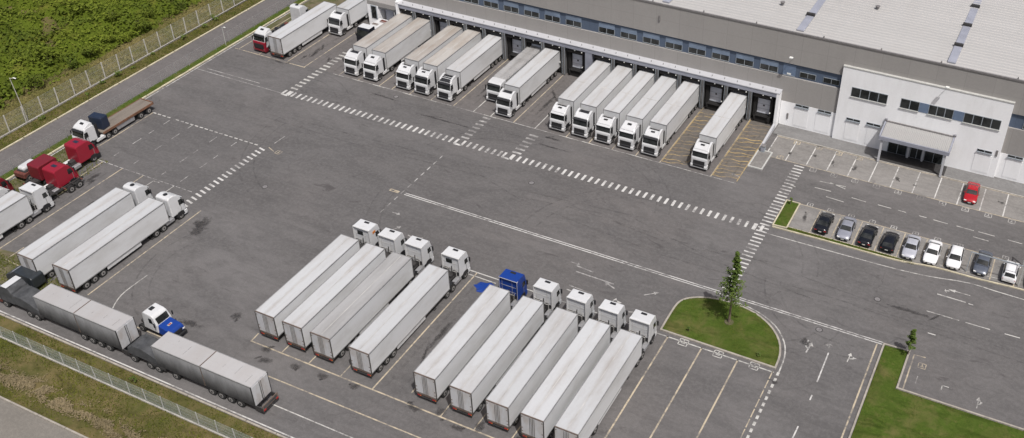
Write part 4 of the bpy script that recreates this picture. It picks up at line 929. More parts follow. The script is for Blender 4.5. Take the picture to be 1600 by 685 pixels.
# red-white tractor squeezed left of the docked pair
t = spawn('tractor_unit', [(cab_parts('flat', 'car_black', 'none', 'black_plastic', 3), 0)], (-102.7, 125.2, 0), PI, 'low black cab with white roof and red flank squeezed left of the leftmost docked pair', 'truck tractor')
for o in list(t.children):
    if o.name.startswith('cab'): o.scale = (1, 1, .93)
mb = MB(); mb.box(-1.15, 1.15, .05, 1.45, 3.58, 3.68, 'cab_white', .05); mb.box(-1.27, -1.23, .3, 1.9, 1.0, 1.9, 'paint_red'); mb.box(1.23, 1.27, .3, 1.9, 1.0, 1.9, 'paint_red'); link('roof_cap', mb.mesh('roof_cap'), t)
mb = MB(); mb.box(-1.2, 1.2, -4.6, -.5, 1.3, 2.6, 'skirt_white', .12); mb.box(-1.0, .2, -3.9, -3.2, 2.6, 2.8, 'chassis_red', .03); mb.box(-.2, .9, -2.4, -1.9, 2.6, 2.75, 'trim_rust', .03); link('load_box', mb.mesh('load_box'), t)

# flatbed with white tractor, noses towards -y
def flatbed_parts(L):
    P = []; mb = MB(); mb.box(-1.25, 1.25, 0, L, 1.22, 1.42, 'deck_wood'); 
    for q in range(1, 9): mb.box(-1.25 + q * .278 - .01, -1.25 + q * .278 + .01, .05, L - .05, 1.42, 1.428, 'trim_rust')
    P.append(('deck', mb.mesh('deck'), (0, 0, 0), []))
    for sx in (-1, 1): mb = MB(); mb.box(sx * 1.28 - .04, sx * 1.28 + .04, 0, L, 1.15, 1.5, 'rust_rail'); P.append(('side_rail', mb.mesh('side_rail'), (0, 0, 0), []))
    mb = MB(); mb.box(-1.3, 1.3, -.06, .06, 1.12, 1.55, 'rust_rail'); P.append(('end_rail', mb.mesh('end_rail'), (0, 0, 0), []))
    mb = MB(); mb.box(-.55, -.4, 0, L, .85, 1.2, 'chassis_dark'); mb.box(.4, .55, 0, L, .85, 1.2, 'chassis_dark'); P.append(('chassis', mb.mesh('chassis'), (0, 0, 0), []))
    mb = MB(); mb.box(-.03, .03, 3.8, 7.2, .45, 1.1, 'tank_metal', .02); s_ = mb.mesh('side_skirt')
    for sx in (-1, 1): P.append(('side_skirt', s_, (sx * 1.2, 0, 0), []))
    for ay in (1.0, 2.6):
        for sx in (-1, 1): P.append(('wheel', TY, (sx * 1.1, ay, .52), [('rim', RI, (0, 0, 0))]))
    return P
t = spawn('flatbed_truck', [(flatbed_parts(9.6), 0), (cab_parts('sleeper', 'cab_white', 'closed', 'black_plastic', 3), 10.6)], (-120.35, 92.3, 0), PI, 'white truck with an empty wooden flatbed with rusty rails beside the left road', 'flatbed truck')
mb = MB(); mb.box(-1.15, 1.15, -.7, .7, 0, 1.95, 'paint_navy', .12, 2); mb.box(-1.0, 1.0, -.55, .55, 1.95, 2.0, 'paint_navy', .02)
tag(link('covered_crate', mb.mesh('covered_crate'), loc=(-120.7, 83.75, 1.43), rz=.12), 'tall navy blue covered box standing on the flatbed right behind the white cab', 'crate')
# red tractors among weeds
RG = 'tractors standing among the weeds at the left edge'
t = spawn('tractor_unit', [(cab_parts('long', 'paint_red', 'skylight', 'black_plastic', 3), 0)], (-117.45, 75.9, 0), 0, 'bright red long cab tractor with black chassis, directly beside the white flatbed cab', 'truck tractor', RG)
t = spawn('tractor_unit', [(cab_parts('long', 'paint_red', 'skylight', 'black_plastic', 2), 0)], (-115.25, 70.3, 0), 0, 'red long cab tractor with blue roof hatch, in front of the dull red box body', 'truck tractor', RG)
t = spawn('box_truck', [([], 0)], (-118.3, 70.3, 0), .0, 'dull dark red box body truck standing behind the second red cab among weeds', 'box truck', RG)
mb = MB(); mb.prism([(0, 1.2), (0, 3.2), (.2, 3.35), (2.9, 3.35), (3.05, 3.2), (3.05, 1.2)], -1.1, 1.1, 'paint_red_dark', .08); link('box_body', mb.mesh('box_body'), t)
mb = MB(); mb.box(-.5, .5, -1.5, 3.6, .8, 1.15, 'chassis_dark'); mb.box(-1.1, 1.1, -1.4, -1.2, .7, 1.0, 'chassis_red'); link('chassis', mb.mesh('chassis'), t)
for ay in (-.6, .7, 2.9):
    for sx in (-1, 1): q = link('wheel', TY, t, (sx * 1.05, ay, .52)); link('rim', RI, q)
t = tag(link('tank_wagon', None, loc=(-121.3, 70.9, 0), rz=.05), 'small rusty wagon carrying a rounded white tank beside the dull red box body', 'tank wagon')
mb = MB(); mb.box(-.65, .65, -.5, 1.9, 1.5, 2.15, 'cab_white', .3, 3); link('tank', mb.mesh('tank'), t)
mb = MB(); mb.box(-1, 1, -1, 2.3, .7, 1.5, 'chassis_red', .1); mb.box(-.7, .9, -.6, 2.0, 1.45, 1.6, 'chassis_dark'); link('wagon_frame', mb.mesh('wagon_frame'), t)
for ay in (-.3, 1.6):
    for sx in (-1, 1): q = link('wheel', TY, t, (sx * .95, ay, .52)); link('rim', RI, q)
t = spawn('tractor_unit', [(cab_parts('long', 'paint_red_dark', 'none', 'black_plastic', 2), 0)], (-120.6, 64.2, 0), 0, 'dark red cab at the very left edge among green weeds, partly hidden', 'truck tractor', RG)
t = spawn('tractor_unit', [(cab_parts('aero', 'cab_white', 'none', 'cab_white', 2), 0)], (-117.9, 63.2, 0), 0, 'white rounded cab at the very left edge, above the cut off white semi truck', 'truck tractor', RG)
# bare chassis lying among the weeds
t = tag(link('bare_chassis', None, loc=(-114.3, 66.2, 0), rz=-.04), 'bare black trailer chassis with wheels standing between the second red cab and the white truck', 'chassis')
mb = MB(); mb.box(-.6, -.45, 0, 7.6, .8, 1.1, 'chassis_dark'); mb.box(.45, .6, 0, 7.6, .8, 1.1, 'chassis_dark')
for q in range(6): mb.box(-1.0, 1.0, .3 + q * 1.35, .45 + q * 1.35, .9, 1.05, 'chassis_red' if q % 2 else 'chassis_dark')
mb.box(-.9, .9, .4, 2.8, 1.1, 1.3, 'chassis_dark', .04); link('beam', mb.mesh('beam'), t)
for ay in (5.2, 6.5):
    for sx in (-1, 1): q = link('wheel', TY, t, (sx * .95, ay, .52)); link('rim', RI, q)

# grey curtain trailers along the fence, noses towards -x
def curtain_trailer(xr, L, sections, label):
    """rear at x=xr, runs towards -x"""
    t = tag(link('curtain_trailer', None, loc=(xr, 52.55, 0), rz=PI / 2), label, 'trailer', 'grey curtain sided trailers along the lower fence')
    n = sections
    for k in range(n):
        a, b_ = L * k / n + (.04 if k else 0), L * (k + 1) / n - (.04 if k < n - 1 else 0)
        mb = MB(); prof = []; m_ = 24
        mb.box(-1.25, 1.25, a, b_, 1.05, 3.95, 'curtain_grey', .03)
        for q in range(int((b_ - a) / .6)):
            yy = a + .3 + q * .6
            for sx in (-1, 1): mb.box(sx * 1.25 - .012, sx * 1.25 + .012, yy, yy + .035, 1.15, 3.85, 'curtain_grey')
        body = link('curtain_body', mb.mesh('curtain_body'), t)
        mb = MB(); mb.box(-1.22, 1.22, a + .03, b_ - .03, 3.95, 3.99, 'curtain_roof'); mb.box(-.05, .05, a + .2, b_ - .2, 3.99, 4.0, 'curtain_roof')
        for q in range(3): mb.cyl((rnd.uniform(-.9, .9), a + 1 + q * 1.8, 3.99), (rnd.uniform(-.9, .9), a + 1 + q * 1.8, 3.995), .01, 'chassis_dark', 5)
        link('roof_panel', mb.mesh('roof_panel'), body)
    mb = MB()
    for k in range(1, n): mb.box(-1.27, 1.27, L * k / n - .04, L * k / n + .04, 1.1, 4.02, 'trim_rust')
    for sx in (-1, 1): mb.box(sx * 1.26 - .03, sx * 1.26 + .03, 0, L, 3.85, 4.01, 'trim_grey'); mb.box(sx * 1.26 - .05, sx * 1.26 + .03, -.04, .06, 1.0, 4.0, 'chassis_dark')
    link('trailer_frame', mb.mesh('trailer_frame'), t)
    for sx in (-1, 1):
        mb = MB(); mb.box(sx * .62 - .58, sx * .62 + .58, -.04, .02, 1.2, 3.85, 'door_white', .01); mb.cyl((sx * .12, -.07, 1.1), (sx * .12, -.07, 3.85), .025, 'chassis_dark', 6); link('rear_door', mb.mesh('rear_door'), t)
    mb = MB(); mb.box(-.55, -.4, 0, L, .8, 1.08, 'chassis_dark'); mb.box(.4, .55, 0, L, .8, 1.08, 'chassis_dark'); mb.box(-1.2, 1.2, -.9, -.75, .55, .75, 'chassis_dark', .02); mb.box(-1.2, -1.1, -.85, 0, .6, 1.2, 'chassis_dark'); mb.box(1.1, 1.2, -.85, 0, .6, 1.2, 'chassis_dark'); mb.box(-1.15, 1.15, -.95, -.88, .9, 1.5, 'trim_rust'); mb.box(-1.0, 1.0, -.97, -.8, 1.05, 1.35, 'canvas_grey', .02); link('chassis', mb.mesh('chassis'), t)
    mb = MB(); mb.box(-.17, .17, -.04, .0, .0, .2, 'lamp_red', .01); tl = mb.mesh('tail_light')
    for sx in (-1, 1): link('tail_light', tl, t, (sx * .95, -.96, .75))
    for ay in (2.2, 3.5, 4.8, 6.1) + ((L - 2.5,) if L > 13 else ()):
        for sx in (-1, 1): q = link('wheel', TY, t, (sx * 1.08, ay, .52)); link('rim', RI, q)
    return t
curtain_trailer(-63.65, 13.7, 2, 'long grey curtain trailer nearest the bottom of the picture along the fence')
curtain_trailer(-82.5, 12.8, 2, 'grey curtain trailer with a dark seam, behind the small white and blue truck')
def grey_tractor(x, label, white):
    t = tag(link('tractor_unit', None, loc=(x, 52.5, 0), rz=PI / 2), label, 'truck tractor', 'tractors pulling the grey curtain trailers')
    mb = MB(); mb.prism([(-2.6, 1.0), (-2.6, 1.7), (-1.2, 2.1), (.2, 2.45), (1.5, 2.35), (2.3, 1.9), (2.5, 1.0)], -1.2, 1.2, 'canvas_grey', .12, (1.6, .9, 2.4), 3)
    for q in range(7): mb.prism([(-2.2 + q * .6, 1.75 + q * .1), (-2.1 + q * .6, 1.92 + q * .1), (-1.95 + q * .6, 1.78 + q * .1)], -1.1, 1.1, 'canvas_grey')
    link('canvas_cover', mb.mesh('canvas_cover'), t)
    mb = MB(); mb.box(-.55, .55, -3.2, 2.3, .75, 1.0, 'chassis_dark'); mb.box(-1.2, 1.2, -3.0, -.5, .6, 1.0, 'chassis_dark', .04); link('chassis', mb.mesh('chassis'), t)
    if white:
        mb = MB(); mb.prism([(1.6, .9), (1.6, 2.6), (2.0, 3.1), (3.2, 3.1), (3.9, 2.3), (4.6, 1.9), (4.7, .9)], -1.2, 1.2, 'canvas_grey', .12, (1.9, .88, 3.1), 3); mb.box(-1.1, 1.1, 2.2, 3.2, 3.08, 3.16, 'cab_white', .04); mb.prism([(3.9, .95), (4.6, .95), (4.62, 1.85), (3.9, 2.2)], -1.22, 1.22, 'cab_white', .05); link('cab', mb.mesh('cab'), t)
        mb = MB(); mb.prism([(3.28, 3.0), (3.9, 2.36), (3.95, 2.4), (3.33, 3.06)], -1.0, 1.0, 'skylight_sheet'); link('windshield', mb.mesh('windshield'), t)
        mb = MB(); mb.box(-1.2, 1.2, 3.9, 4.85, .4, .9, 'chassis_red', .08); link('bumper', mb.mesh('bumper'), t)
    for ay in (-2.0, -.8, 1.6 if not white else 3.2):
        for sx in (-1, 1): q = link('wheel', TY, t, (sx * 1.08, ay, .52)); link('rim', RI, q)
grey_tractor(-79.3, 'low tractor under a wrinkled grey canvas cover between the two grey curtain trailers', False)
grey_tractor(-98.0, 'white nosed tractor with wrinkled grey canvas behind its cab at the lower left edge', True)
t = tag(link('dark_van', None, loc=(-102.6, 55.4, 0), rz=PI / 2), 'dark van with a teal windscreen at the left edge beside the white nosed tractor', 'van')
mb = MB(); mb.prism([(-2.3, .5), (-2.3, 2.0), (-2.0, 2.15), (.8, 2.15), (1.5, 1.5), (2.3, 1.25), (2.4, .5)], -.95, .95, 'van_dark', .1, (1.2, .88, 2.15)); link('van_body', mb.mesh('van_body'), t)
mb = MB(); mb.prism([(.86, 2.08), (1.5, 1.5), (1.54, 1.54), (.9, 2.13)], -.78, .78, 'skylight_sheet'); link('windscreen', mb.mesh('windscreen'), t)
for ay in (-1.5, 1.4):
    for sx in (-1, 1): q = link('wheel', TY, t, (sx * .85, ay, .36)); q.scale = (.7, .7, .7); link('rim', RI, q)

# bonneted white and blue tractor
t = tag(link('bonnet_truck', None, loc=(-81.6, 56.35, 0), rz=-PI / 2 - .05), 'small white bonneted tractor with bright blue hood beside the grey curtain trailers', 'truck tractor')
mb = MB(); mb.prism([(-1.7, .9), (-1.7, 2.9), (-1.45, 3.15), (-.2, 3.05), (.15, 2.85), (.55, 1.95), (.6, .9)], -1.12, 1.12, 'cab_white', .12, (1.7, .84, 3.1), 3); cab = link('cab', mb.mesh('cab'), t)
mb = MB(); mb.prism([(.22, 2.72), (.52, 2.02), (.57, 2.05), (.27, 2.76)], -.8, .8, 'glass_dark', .01); link('windshield', mb.mesh('windshield'), cab)
mb = MB(); mb.box(-.3, .3, -1.3, -.8, 3.1, 3.18, 'black_plastic', .02); link('roof_hatch', mb.mesh('roof_hatch'), cab)
for sx in (-1, 1):
    mb = MB(); mb.prism([(-.6, 2.0), (-.05, 2.0), (-.2, 2.6), (-.6, 2.6)], *sorted((sx * 1.09, sx * 1.0)), 'glass_dark'); link('side_window', mb.mesh('side_window'), cab)
    mb = MB(); mb.box(-.08, .08, -.06, .06, -.3, .3, 'black_plastic', .03); link('mirror', mb.mesh('mirror'), cab, (sx * 1.3, .5, 2.2))
mb = MB(); mb.prism([(.5, .8), (.5, 1.92), (2.2, 1.65), (2.42, 1.35), (2.45, .8)], -1.05, 1.05, 'paint_blue', .1, (.9, .85, 1.9), 3); hood = link('hood', mb.mesh('hood'), t)
mb = MB(); mb.box(-.3, .3, 1.25, 1.55, 1.80, 1.83, 'paint_white', .01); mb.box(-.18, .18, 1.32, 1.48, 1.83, 1.84, 'lamp_red'); link('hood_emblem', mb.mesh('hood_emblem'), hood)
mb = MB(); mb.box(-.6, .6, 2.42, 2.48, .85, 1.35, 'black_plastic', .02); link('grille', mb.mesh('grille'), hood)
mb = MB(); mb.box(-1.1, 1.1, 2.3, 2.62, .4, .75, 'black_plastic', .06); link('bumper', mb.mesh('bumper'), t)
mb = MB(); mb.box(-.16, .16, 0, .08, 0, .2, 'lamp_clear', .03); hl = mb.mesh('headlight')
for sx in (-1, 1): link('headlight', hl, t, (sx * .85, 2.42, .95))
mb = MB(); mb.box(-.5, .5, -3.0, 2.2, .6, .95, 'chassis_dark', .03); link('chassis', mb.mesh('chassis'), t)
for ay in (1.5, -2.2):
    for sx in (-1, 1): q = link('wheel', TY, t, (sx * 1.0, ay, .52)); link('rim', RI, q)

# ------------------------------------------------------------------ cars
def tyre_small():
    mb = MB(); mb.cyl((-.11, 0, 0), (.11, 0, 0), .31, 'tyre', 18); a = mb.mesh('tyre'); mb = MB(); mb.cyl((-.12, 0, 0), (.12, 0, 0), .2, 'rim', 12); return a, mb.mesh('rim')
CT, CR = tyre_small()
def car_meshes(paint, kind='sedan'):
    """front towards +y; lofted shell of 17 stations with separate glass"""
    L = 4.45 if kind == 'sedan' else 4.1
    #  y, half width at sill, half width at belt, z low, z belt, z top, half width top
    if kind == 'sedan':
        S = [(-2.22, .62, .62, .42, .62, .66, .5), (-2.18, .74, .76, .28, .82, .95, .66), (-1.95, .82, .86, .24, .9, 1.03, .74), (-1.5, .84, .88, .24, .92, 1.05, .76), (-1.05, .85, .89, .24, .92, 1.30, .66), (-.65, .86, .9, .24, .92, 1.42, .63), (0, .86, .9, .24, .91, 1.45, .64), (.35, .86, .9, .24, .9, 1.42, .64), (.72, .86, .9, .24, .89, 1.22, .68), (1.08, .85, .89, .24, .88, .98, .76), (1.6, .84, .88, .24, .8, .9, .74), (1.95, .8, .83, .26, .7, .8, .66), (2.15, .72, .74, .3, .6, .66, .55), (2.23, .6, .62, .4, .55, .58, .5)]
        g0, g1 = -1.5, 1.08
    else:
        S = [(-2.02, .62, .66, .42, .7, .78, .56), (-1.98, .78, .8, .28, .9, 1.05, .64), (-1.8, .83, .86, .24, .95, 1.25, .62), (-1.4, .85, .88, .24, .95, 1.44, .6), (-.7, .86, .9, .24, .94, 1.5, .62), (0, .86, .9, .24, .92, 1.5, .63), (.35, .86, .9, .24, .91, 1.45, .64), (.8, .86, .9, .24, .9, 1.2, .68), (1.15, .85, .88, .24, .88, .98, .76), (1.55, .84, .87, .24, .8, .9, .72), (1.85, .78, .8, .28, .68, .76, .62), (2.02, .64, .66, .38, .58, .6, .5)]
        g0, g1 = -1.98, 1.15
    mb = MB(); V = []
    for y, ws_, wb, zl, zb, zt, wt in S:
        V += [(-ws_ * .92, y, zl), (-ws_, y, zl + .14), (-wb, y, (zl + zb) / 2 + .1), (-wb * .97, y, zb), (-wt, y, zt - .02), (-wt * .5, y, zt + .012), (wt * .5, y, zt + .012), (wt, y, zt - .02), (wb * .97, y, zb), (wb, y, (zl + zb) / 2 + .1), (ws_, y, zl + .14), (ws_ * .92, y, zl)]
    n = 12; fs = []
    for i in range(len(S) - 1):
        for j in range(n - 1): fs.append((i * n + j, i * n + j + 1, (i + 1) * n + j + 1, (i + 1) * n + j))
    fs += [tuple(range(n - 1, -1, -1)), tuple((len(S) - 1) * n + j for j in range(n))]
    mb.faces(V, fs, paint); bmesh.ops.recalc_face_normals(mb.bm, faces=mb.bm.faces[:])
    for f in mb.bm.faces: f.smooth = True
    body = mb.mesh('car_body')
    def st(y):
        for a, b_ in zip(S, S[1:]):
            if a[0] <= y <= b_[0]: t_ = (y - a[0]) / (b_[0] - a[0]); return [u + (v - u) * t_ for u, v in zip(a, b_)]
    def strip(ys, lo, hi, name):
        mb = MB(); V = []
        for y in ys:
            s_ = st(y); wt, zt = s_[6], s_[5]; V += [(-wt * .96, y, zt + .008), (-wt * .5, y, zt + .03), (wt * .5, y, zt + .03), (wt * .96, y, zt + .008)]
        fs = [(i * 4 + j, i * 4 + j + 1, (i + 1) * 4 + j + 1, (i + 1) * 4 + j) for i in range(len(ys) - 1) for j in range(3)]
        mb.faces(V, fs, 'glass_dark'); bmesh.ops.recalc_face_normals(mb.bm, faces=mb.bm.faces[:]); return mb.mesh(name)
    if kind == 'sedan': wsh = strip([.46, .72, 1.02], 0, 0, 'windshield'); rwn = strip([-1.42, -1.05, -.78], 0, 0, 'rear_window')
    else: wsh = strip([.45, .8, 1.08], 0, 0, 'windshield'); rwn = strip([-1.94, -1.8, -1.5], 0, 0, 'rear_window')
    sides = []
    for sx in (-1, 1):
        mb = MB(); ys = [-1.1, -.65, -.1, .35, .78] if kind == 'sedan' else [-1.5, -.8, -.1, .35, .85]; V = []
        for y in ys:
            s_ = st(y); wb, zb, zt, wt = s_[2] * .97, s_[4], s_[5] - .02, s_[6]
            for t_ in (.12, .88): V.append((sx * (wb + (wt - wb) * t_ + .012), y, zb + (zt - zb) * t_ + .006))
        mb.faces(V, [(2 * i, 2 * i + 1, 2 * i + 3, 2 * i + 2) for i in range(len(ys) - 1)], 'glass_dark'); sides.append(mb.mesh('side_window'))
    P = [('body', body, (0, 0, 0), [('windshield', wsh, (0, 0, 0)), ('rear_window', rwn, (0, 0, 0)), ('side_window', sides[0], (0, 0, 0)), ('side_window', sides[1], (0, 0, 0))])]
    yf = S[-1][0] - .09; yr = S[0][0] + .06
    mb = MB(); mb.box(-.17, .17, -.12, .06, -.06, .06, 'lamp_clear', .03); hl = mb.mesh('headlight'); mb = MB(); mb.box(-.18, .18, -.05, .06, -.07, .07, 'lamp_red', .03); tl = mb.mesh('tail_light')
    for sx in (-1, 1):
        P += [('headlight', hl, (sx * .6, yf, .63), []), ('tail_light', tl, (sx * .6, yr, .78), [])]
        mb = MB(); mb.box(-.07, .07, -.05, .05, -.05, .06, paint, .02); P.append(('mirror', mb.mesh('mirror'), (sx * .96, .72, .98), []))
        for ay in (-1.35, 1.35): P.append(('wheel', CT, (sx * .80, ay, .31), [('rim', CR, (0, 0, 0))]))
    mb = MB(); mb.box(-.42, .42, -.02, .03, -.07, .07, 'black_plastic', .01); P.append(('grille', mb.mesh('grille'), (0, S[-1][0] - .01, .48), []))
    mb = MB(); mb.box(-.2, .2, -.02, .02, -.055, .055, 'plate'); pl = mb.mesh('number_plate'); P += [('number_plate', pl, (0, yr - .07, .62), []), ('number_plate', pl, (0, S[-1][0] + .02, .42), [])]
    return P
CG = 'cars parked in the staff bays'
for x, y, front, paint, kind, rz, lab in (
    (-19.25, 109.75, 1, 'car_black', 'sedan', .0, 'black sedan nearest the small grass patch, first car of the row'),
    (-16.3, 109.75, -1, 'car_silver', 'sedan', .02, 'silver blue sedan between two black cars, second in the row'),
    (-13.45, 109.6, 1, 'car_black', 'sedan', -.02, 'black car with red tail lights between the silver sedan and another black car'),
    (-10.65, 109.6, 1, 'car_black', 'hatch', .0, 'black car just left of the light silver sedan, fourth in the row'),
    (-7.95, 109.65, -1, 'car_lightsilver', 'sedan', .02, 'light silver sedan between a black car and a white car'),
    (-5.3, 109.8, -1, 'car_white', 'sedan', .0, 'white sedan directly right of the light silver sedan'),
    (-2.55, 109.95, -1, 'car_white', 'hatch', .02, 'white hatchback with a dark grey car on its right across an empty gap'),
    (.75, 110.45, -1, 'car_grey', 'sedan', -.03, 'dark grey sedan between the white hatchback and the white car behind the post'),
    (4.1, 110.3, 1, 'car_white', 'hatch', .0, 'white hatchback showing red tail lights, behind the white post at the right edge'),
    (7.0, 110.3, -1, 'car_grey', 'hatch', .0, 'grey car cut off by the right edge of the picture')):
    spawn('parked_car', [(car_meshes(paint, kind), 0)], (x, y, .004), (0 if front > 0 else PI) + rz, lab, 'car', CG)
spawn('parked_car', [(car_meshes('car_red', 'sedan'), 0)], (-3.05, 125.3, .004), PI + .03, 'red sedan parked alone in the visitor bays beside the warehouse', 'car')
# rack on the white hatchback at the right edge and the gate post in front
mb = MB(); mb.box(-.08, .08, -.08, .08, 0, 3.3, 'post_white', .01); mb.box(-.07, .07, .07, 4.4, 3.1, 3.22, 'post_white'); mb.box(-.08, .08, 4.3, 4.46, 0, 3.3, 'post_white', .01); mb.box(-6.2, .0, -.05, .05, 3.1, 3.2, 'window_frame_metal')
for q in range(5): mb.box(-.05 - q * 1.5, .05 - q * 1.5, -.04, .04, 3.0, 3.1, 'window_frame_metal') if q == 0 else None
mb.box(-6.24, -6.12, -.06, .06, 0, 3.2, 'window_frame_metal')
tag(link('shade_frame', mb.mesh('shade_frame'), loc=(5.35, 108.55, 0)), 'thin white metal carport frame beside the parked cars at the right edge', 'carport frame')

# ------------------------------------------------------------------ fences
def fence(name, label, a, b, pitch, h, post_m, wire_m, post=.07, posts_lean=.0, rails=(), base=None, arm=0.):
    t = tag(link(name, None, loc=(a[0], a[1], 0)), label, 'fence')
    d = Vector((b[0] - a[0], b[1] - a[1], 0)); L = d.length; ang = math.atan2(d.y, d.x); t.rotation_euler = (0, 0, ang)
    mb = MB(); mb.box(-post / 2, post / 2, -post / 2, post / 2, -.1, h, post_m)
    if arm: mb.cyl((0, 0, h - .05), (0, arm, h + .45), .03, post_m, 6)
    pm = mb.mesh('post'); n = int(L / pitch)
    for k in range(min(n + 1, 98)): q = link('post', pm, t, (k * pitch + rnd.uniform(-.08, .08), 0, 0)); q.rotation_euler = (rnd.uniform(-.02, .02), rnd.uniform(-.02, .02), 0)
    mb = MB(); mb.quad([(0, .02, .02), (L, .02, .02), (L, .02, h - .05), (0, .02, h - .05)], wire_m); link('wire_mesh', mb.mesh('wire_mesh'), t)
    mb = MB()
    for z in rails: mb.box(0, L, -.008, .008, z - .008, z + .008, 'fence_steel')
    if rails: link('wire', mb.mesh('wire'), t)
    if base: mb = MB(); mb.box(0, L, -.1, .1, -.05, base, 'concrete'); link('plinth', mb.mesh('plinth'), t)
    return t
fence('field_fence', 'tall wire fence with pale concrete posts between the left road and the green field', (-133.4, 66), (-133.4, 150), 3.0, 3.0, 'post_concrete', 'chain_link', .13, rails=(1.0, 2.0, 2.95), base=.18)
fence('yard_fence', 'thin see through wire fence between the left road and the truck yard', (-124.55, 62), (-124.55, 150), 3.1, 2.1, 'fence_steel', 'chain_link_thin', .05, rails=(2.05,), arm=.0)
fence('bank_fence', 'pale green mesh fence running along the grass bank at the bottom', (-112, 47.42), (-50, 47.42), 2.45, 2.05, 'post_white', 'chain_link_dense', .07, rails=(.5, 1.0, 1.5, 2.0), base=.12)
mb = MB(); mb.cyl((0, 0, 0), (.15, -.5, 7.6), .08, 'post_concrete', 8, .05); mb.cyl((.15, -.5, 7.5), (1.0, -.4, 7.75), .04, 'post_concrete', 6); mb.box(.8, 1.4, -.5, -.3, 7.7, 7.8, 'lamp_white', .02)
tag(link('light_pole', mb.mesh('light_pole'), loc=(-133.9, 81.6, 0)), 'tall slim concrete light pole standing at the field fence on the left', 'light pole')
mb = MB(); mb.cyl((0, 0, 0), (0, 0, 3.4), .05, 'post_white', 6); mb.cyl((0, 0, 3.3), (.5, 0, 3.5), .035, 'post_white', 6); mb.box(.35, .75, -.1, .1, 3.45, 3.55, 'lamp_white', .02)
tag(link('yard_lamp', mb.mesh('yard_lamp'), loc=(-124.3, 113.6, 0)), 'short lamp post at the thin fence near the red nosed tractor', 'lamp post')

# ------------------------------------------------------------------ foliage
def leaf_faces(mb, c, r, n, size, m, squash=1.0, rg=rnd):
    V = []; F = []
    for _ in range(n):
        d = Vector((rg.gauss(0, 1), rg.gauss(0, 1), rg.gauss(0, 1) * squash)).normalized() * (rg.random() ** .4) * r
        p = Vector(c) + Vector((d.x, d.y, d.z * squash)); s_ = size * rg.uniform(.6, 1.3)
        u = Vector((rg.gauss(0, 1), rg.gauss(0, 1), rg.gauss(0, .5))).normalized(); v = u.cross(Vector((rg.gauss(0, .5), rg.gauss(0, .5), 1))).normalized()
        k = len(V); V += [tuple(p - u * s_), tuple(p - v * s_ * .5), tuple(p + u * s_), tuple(p + v * s_ * .5)]; F.append((k, k + 1, k + 2, k + 3))
    mb.faces(V, F, m)
def tree(name, x, y, h, label, cat, crown0, spread, n, seed, leaf=.16):
    rg = random.Random(seed); t = tag(link(name, None, loc=(x, y, .08)), label, cat)
    mb = MB(); P_ = [Vector((0, 0, 0))]
    for k in range(1, 9): P_.append(Vector((rg.uniform(-.06, .06) * k * .5, rg.uniform(-.06, .06) * k * .5, h * k / 8.2)))
    for k in range(8): r = .13 * h / 10 * (1 - k / 9) + .02; mb.cyl(P_[k], P_[k + 1], r, 'bark', 8, r * .85)
    lm = MB()
    for k in range(n):
        f = crown0 + (1 - crown0) * (k / n) ** .9; z = h * f; ang = k * 2.4 + rg.uniform(-.5, .5)
        wv = max(.12, spread * (1 - ((f - crown0) / (1 - crown0)) ** 1.3) * rg.uniform(.55, 1.15)) * (1 if rg.random() > .12 else .5)
        i = min(7, int(z / h * 8.2)); base = P_[i].lerp(P_[i + 1], .5); base = Vector((base.x, base.y, z)); tip = base + Vector((math.cos(ang) * wv, math.sin(ang) * wv, wv * .35))
        mb.cyl(base, tip, .025, 'bark', 5, .008)
        for q in range(3): leaf_faces(lm, base.lerp(tip, .4 + .28 * q), .14 + wv * .15, 15, leaf, 'leaves_tree', .8, rg)
    link('trunk', mb.mesh('trunk'), t); link('crown', lm.mesh('crown'), t); return t
tree('narrow_tree', -24.06, 86.65, 10.6, 'tall narrow young tree standing on the rounded grass island', 'tree', .25, 1.7, 76, 3, .13)
tree('young_tree', -4.2, 90.6, 3.9, 'small young tree at the corner of the lower right lawn', 'tree', .3, .75, 22, 5, .12)
mb = MB(); mb.cyl((0, 0, -.05), (0, 0, .05), .55, 'weedy_soil', 14); tag(link('soil_ring', mb.mesh('soil_ring'), loc=(-24.06, 86.65, .12)), kind='structure')
def shrub(x, y, r, h, label, cat='shrub', group=None, m='leaves_tree', n=60, seed=1, z=.08):
    rg = random.Random(seed); mb = MB()
    for k in range(6): a = rg.uniform(0, 6.28); mb.cyl((0, 0, 0), (math.cos(a) * r * .5, math.sin(a) * r * .5, h * .8), .02, 'bark', 5, .008)
    for k in range(7): leaf_faces(mb, (rg.uniform(-r, r) * .6, rg.uniform(-r, r) * .6, h * rg.uniform(.35, .85)), r * .45, n // 7, .1 + r * .06, m, .8, rg)
    return tag(link('shrub', mb.mesh('shrub'), loc=(x, y, z)), label, cat, group)
shrub(-27.7, 83.1, .22, .9, 'tiny sapling at the front left corner of the rounded island', seed=2)
shrub(-19.2, 82.9, .3, .7, 'tiny sapling at the front right corner of the rounded island', seed=3)
shrub(-24.6, 112.2, .25, 1.3, 'thin sapling on the small grass patch beside the black sedan', seed=4)
shrub(-78.5, 48.9, .35, .9, 'small bush on the grass bank between the fence and the grey trailer', seed=5)
shrub(-120.8, 74.8, 1.0, 1.2, 'green bush growing behind the dull red box body', seed=6, n=140)
shrub(-121.5, 67.2, 1.2, 1.6, 'bright green bush between the tank wagon and the white truck at the left', seed=7, n=160)
for k, (yy, r) in enumerate(((82.9, .6), (91.2, .35), (94.8, .5), (97.7, .8), (100.6, .35), (105.6, .45), (112.3, .75), (117.2, .6), (120.4, .9))):
    shrub(-132.5 + .4 * math.sin(k * 2.1), yy, r, r * 1.1, 'low dark bush growing at the foot of the tall field fence', group='bushes along the field fence', seed=20 + k, n=90, z=-.03)

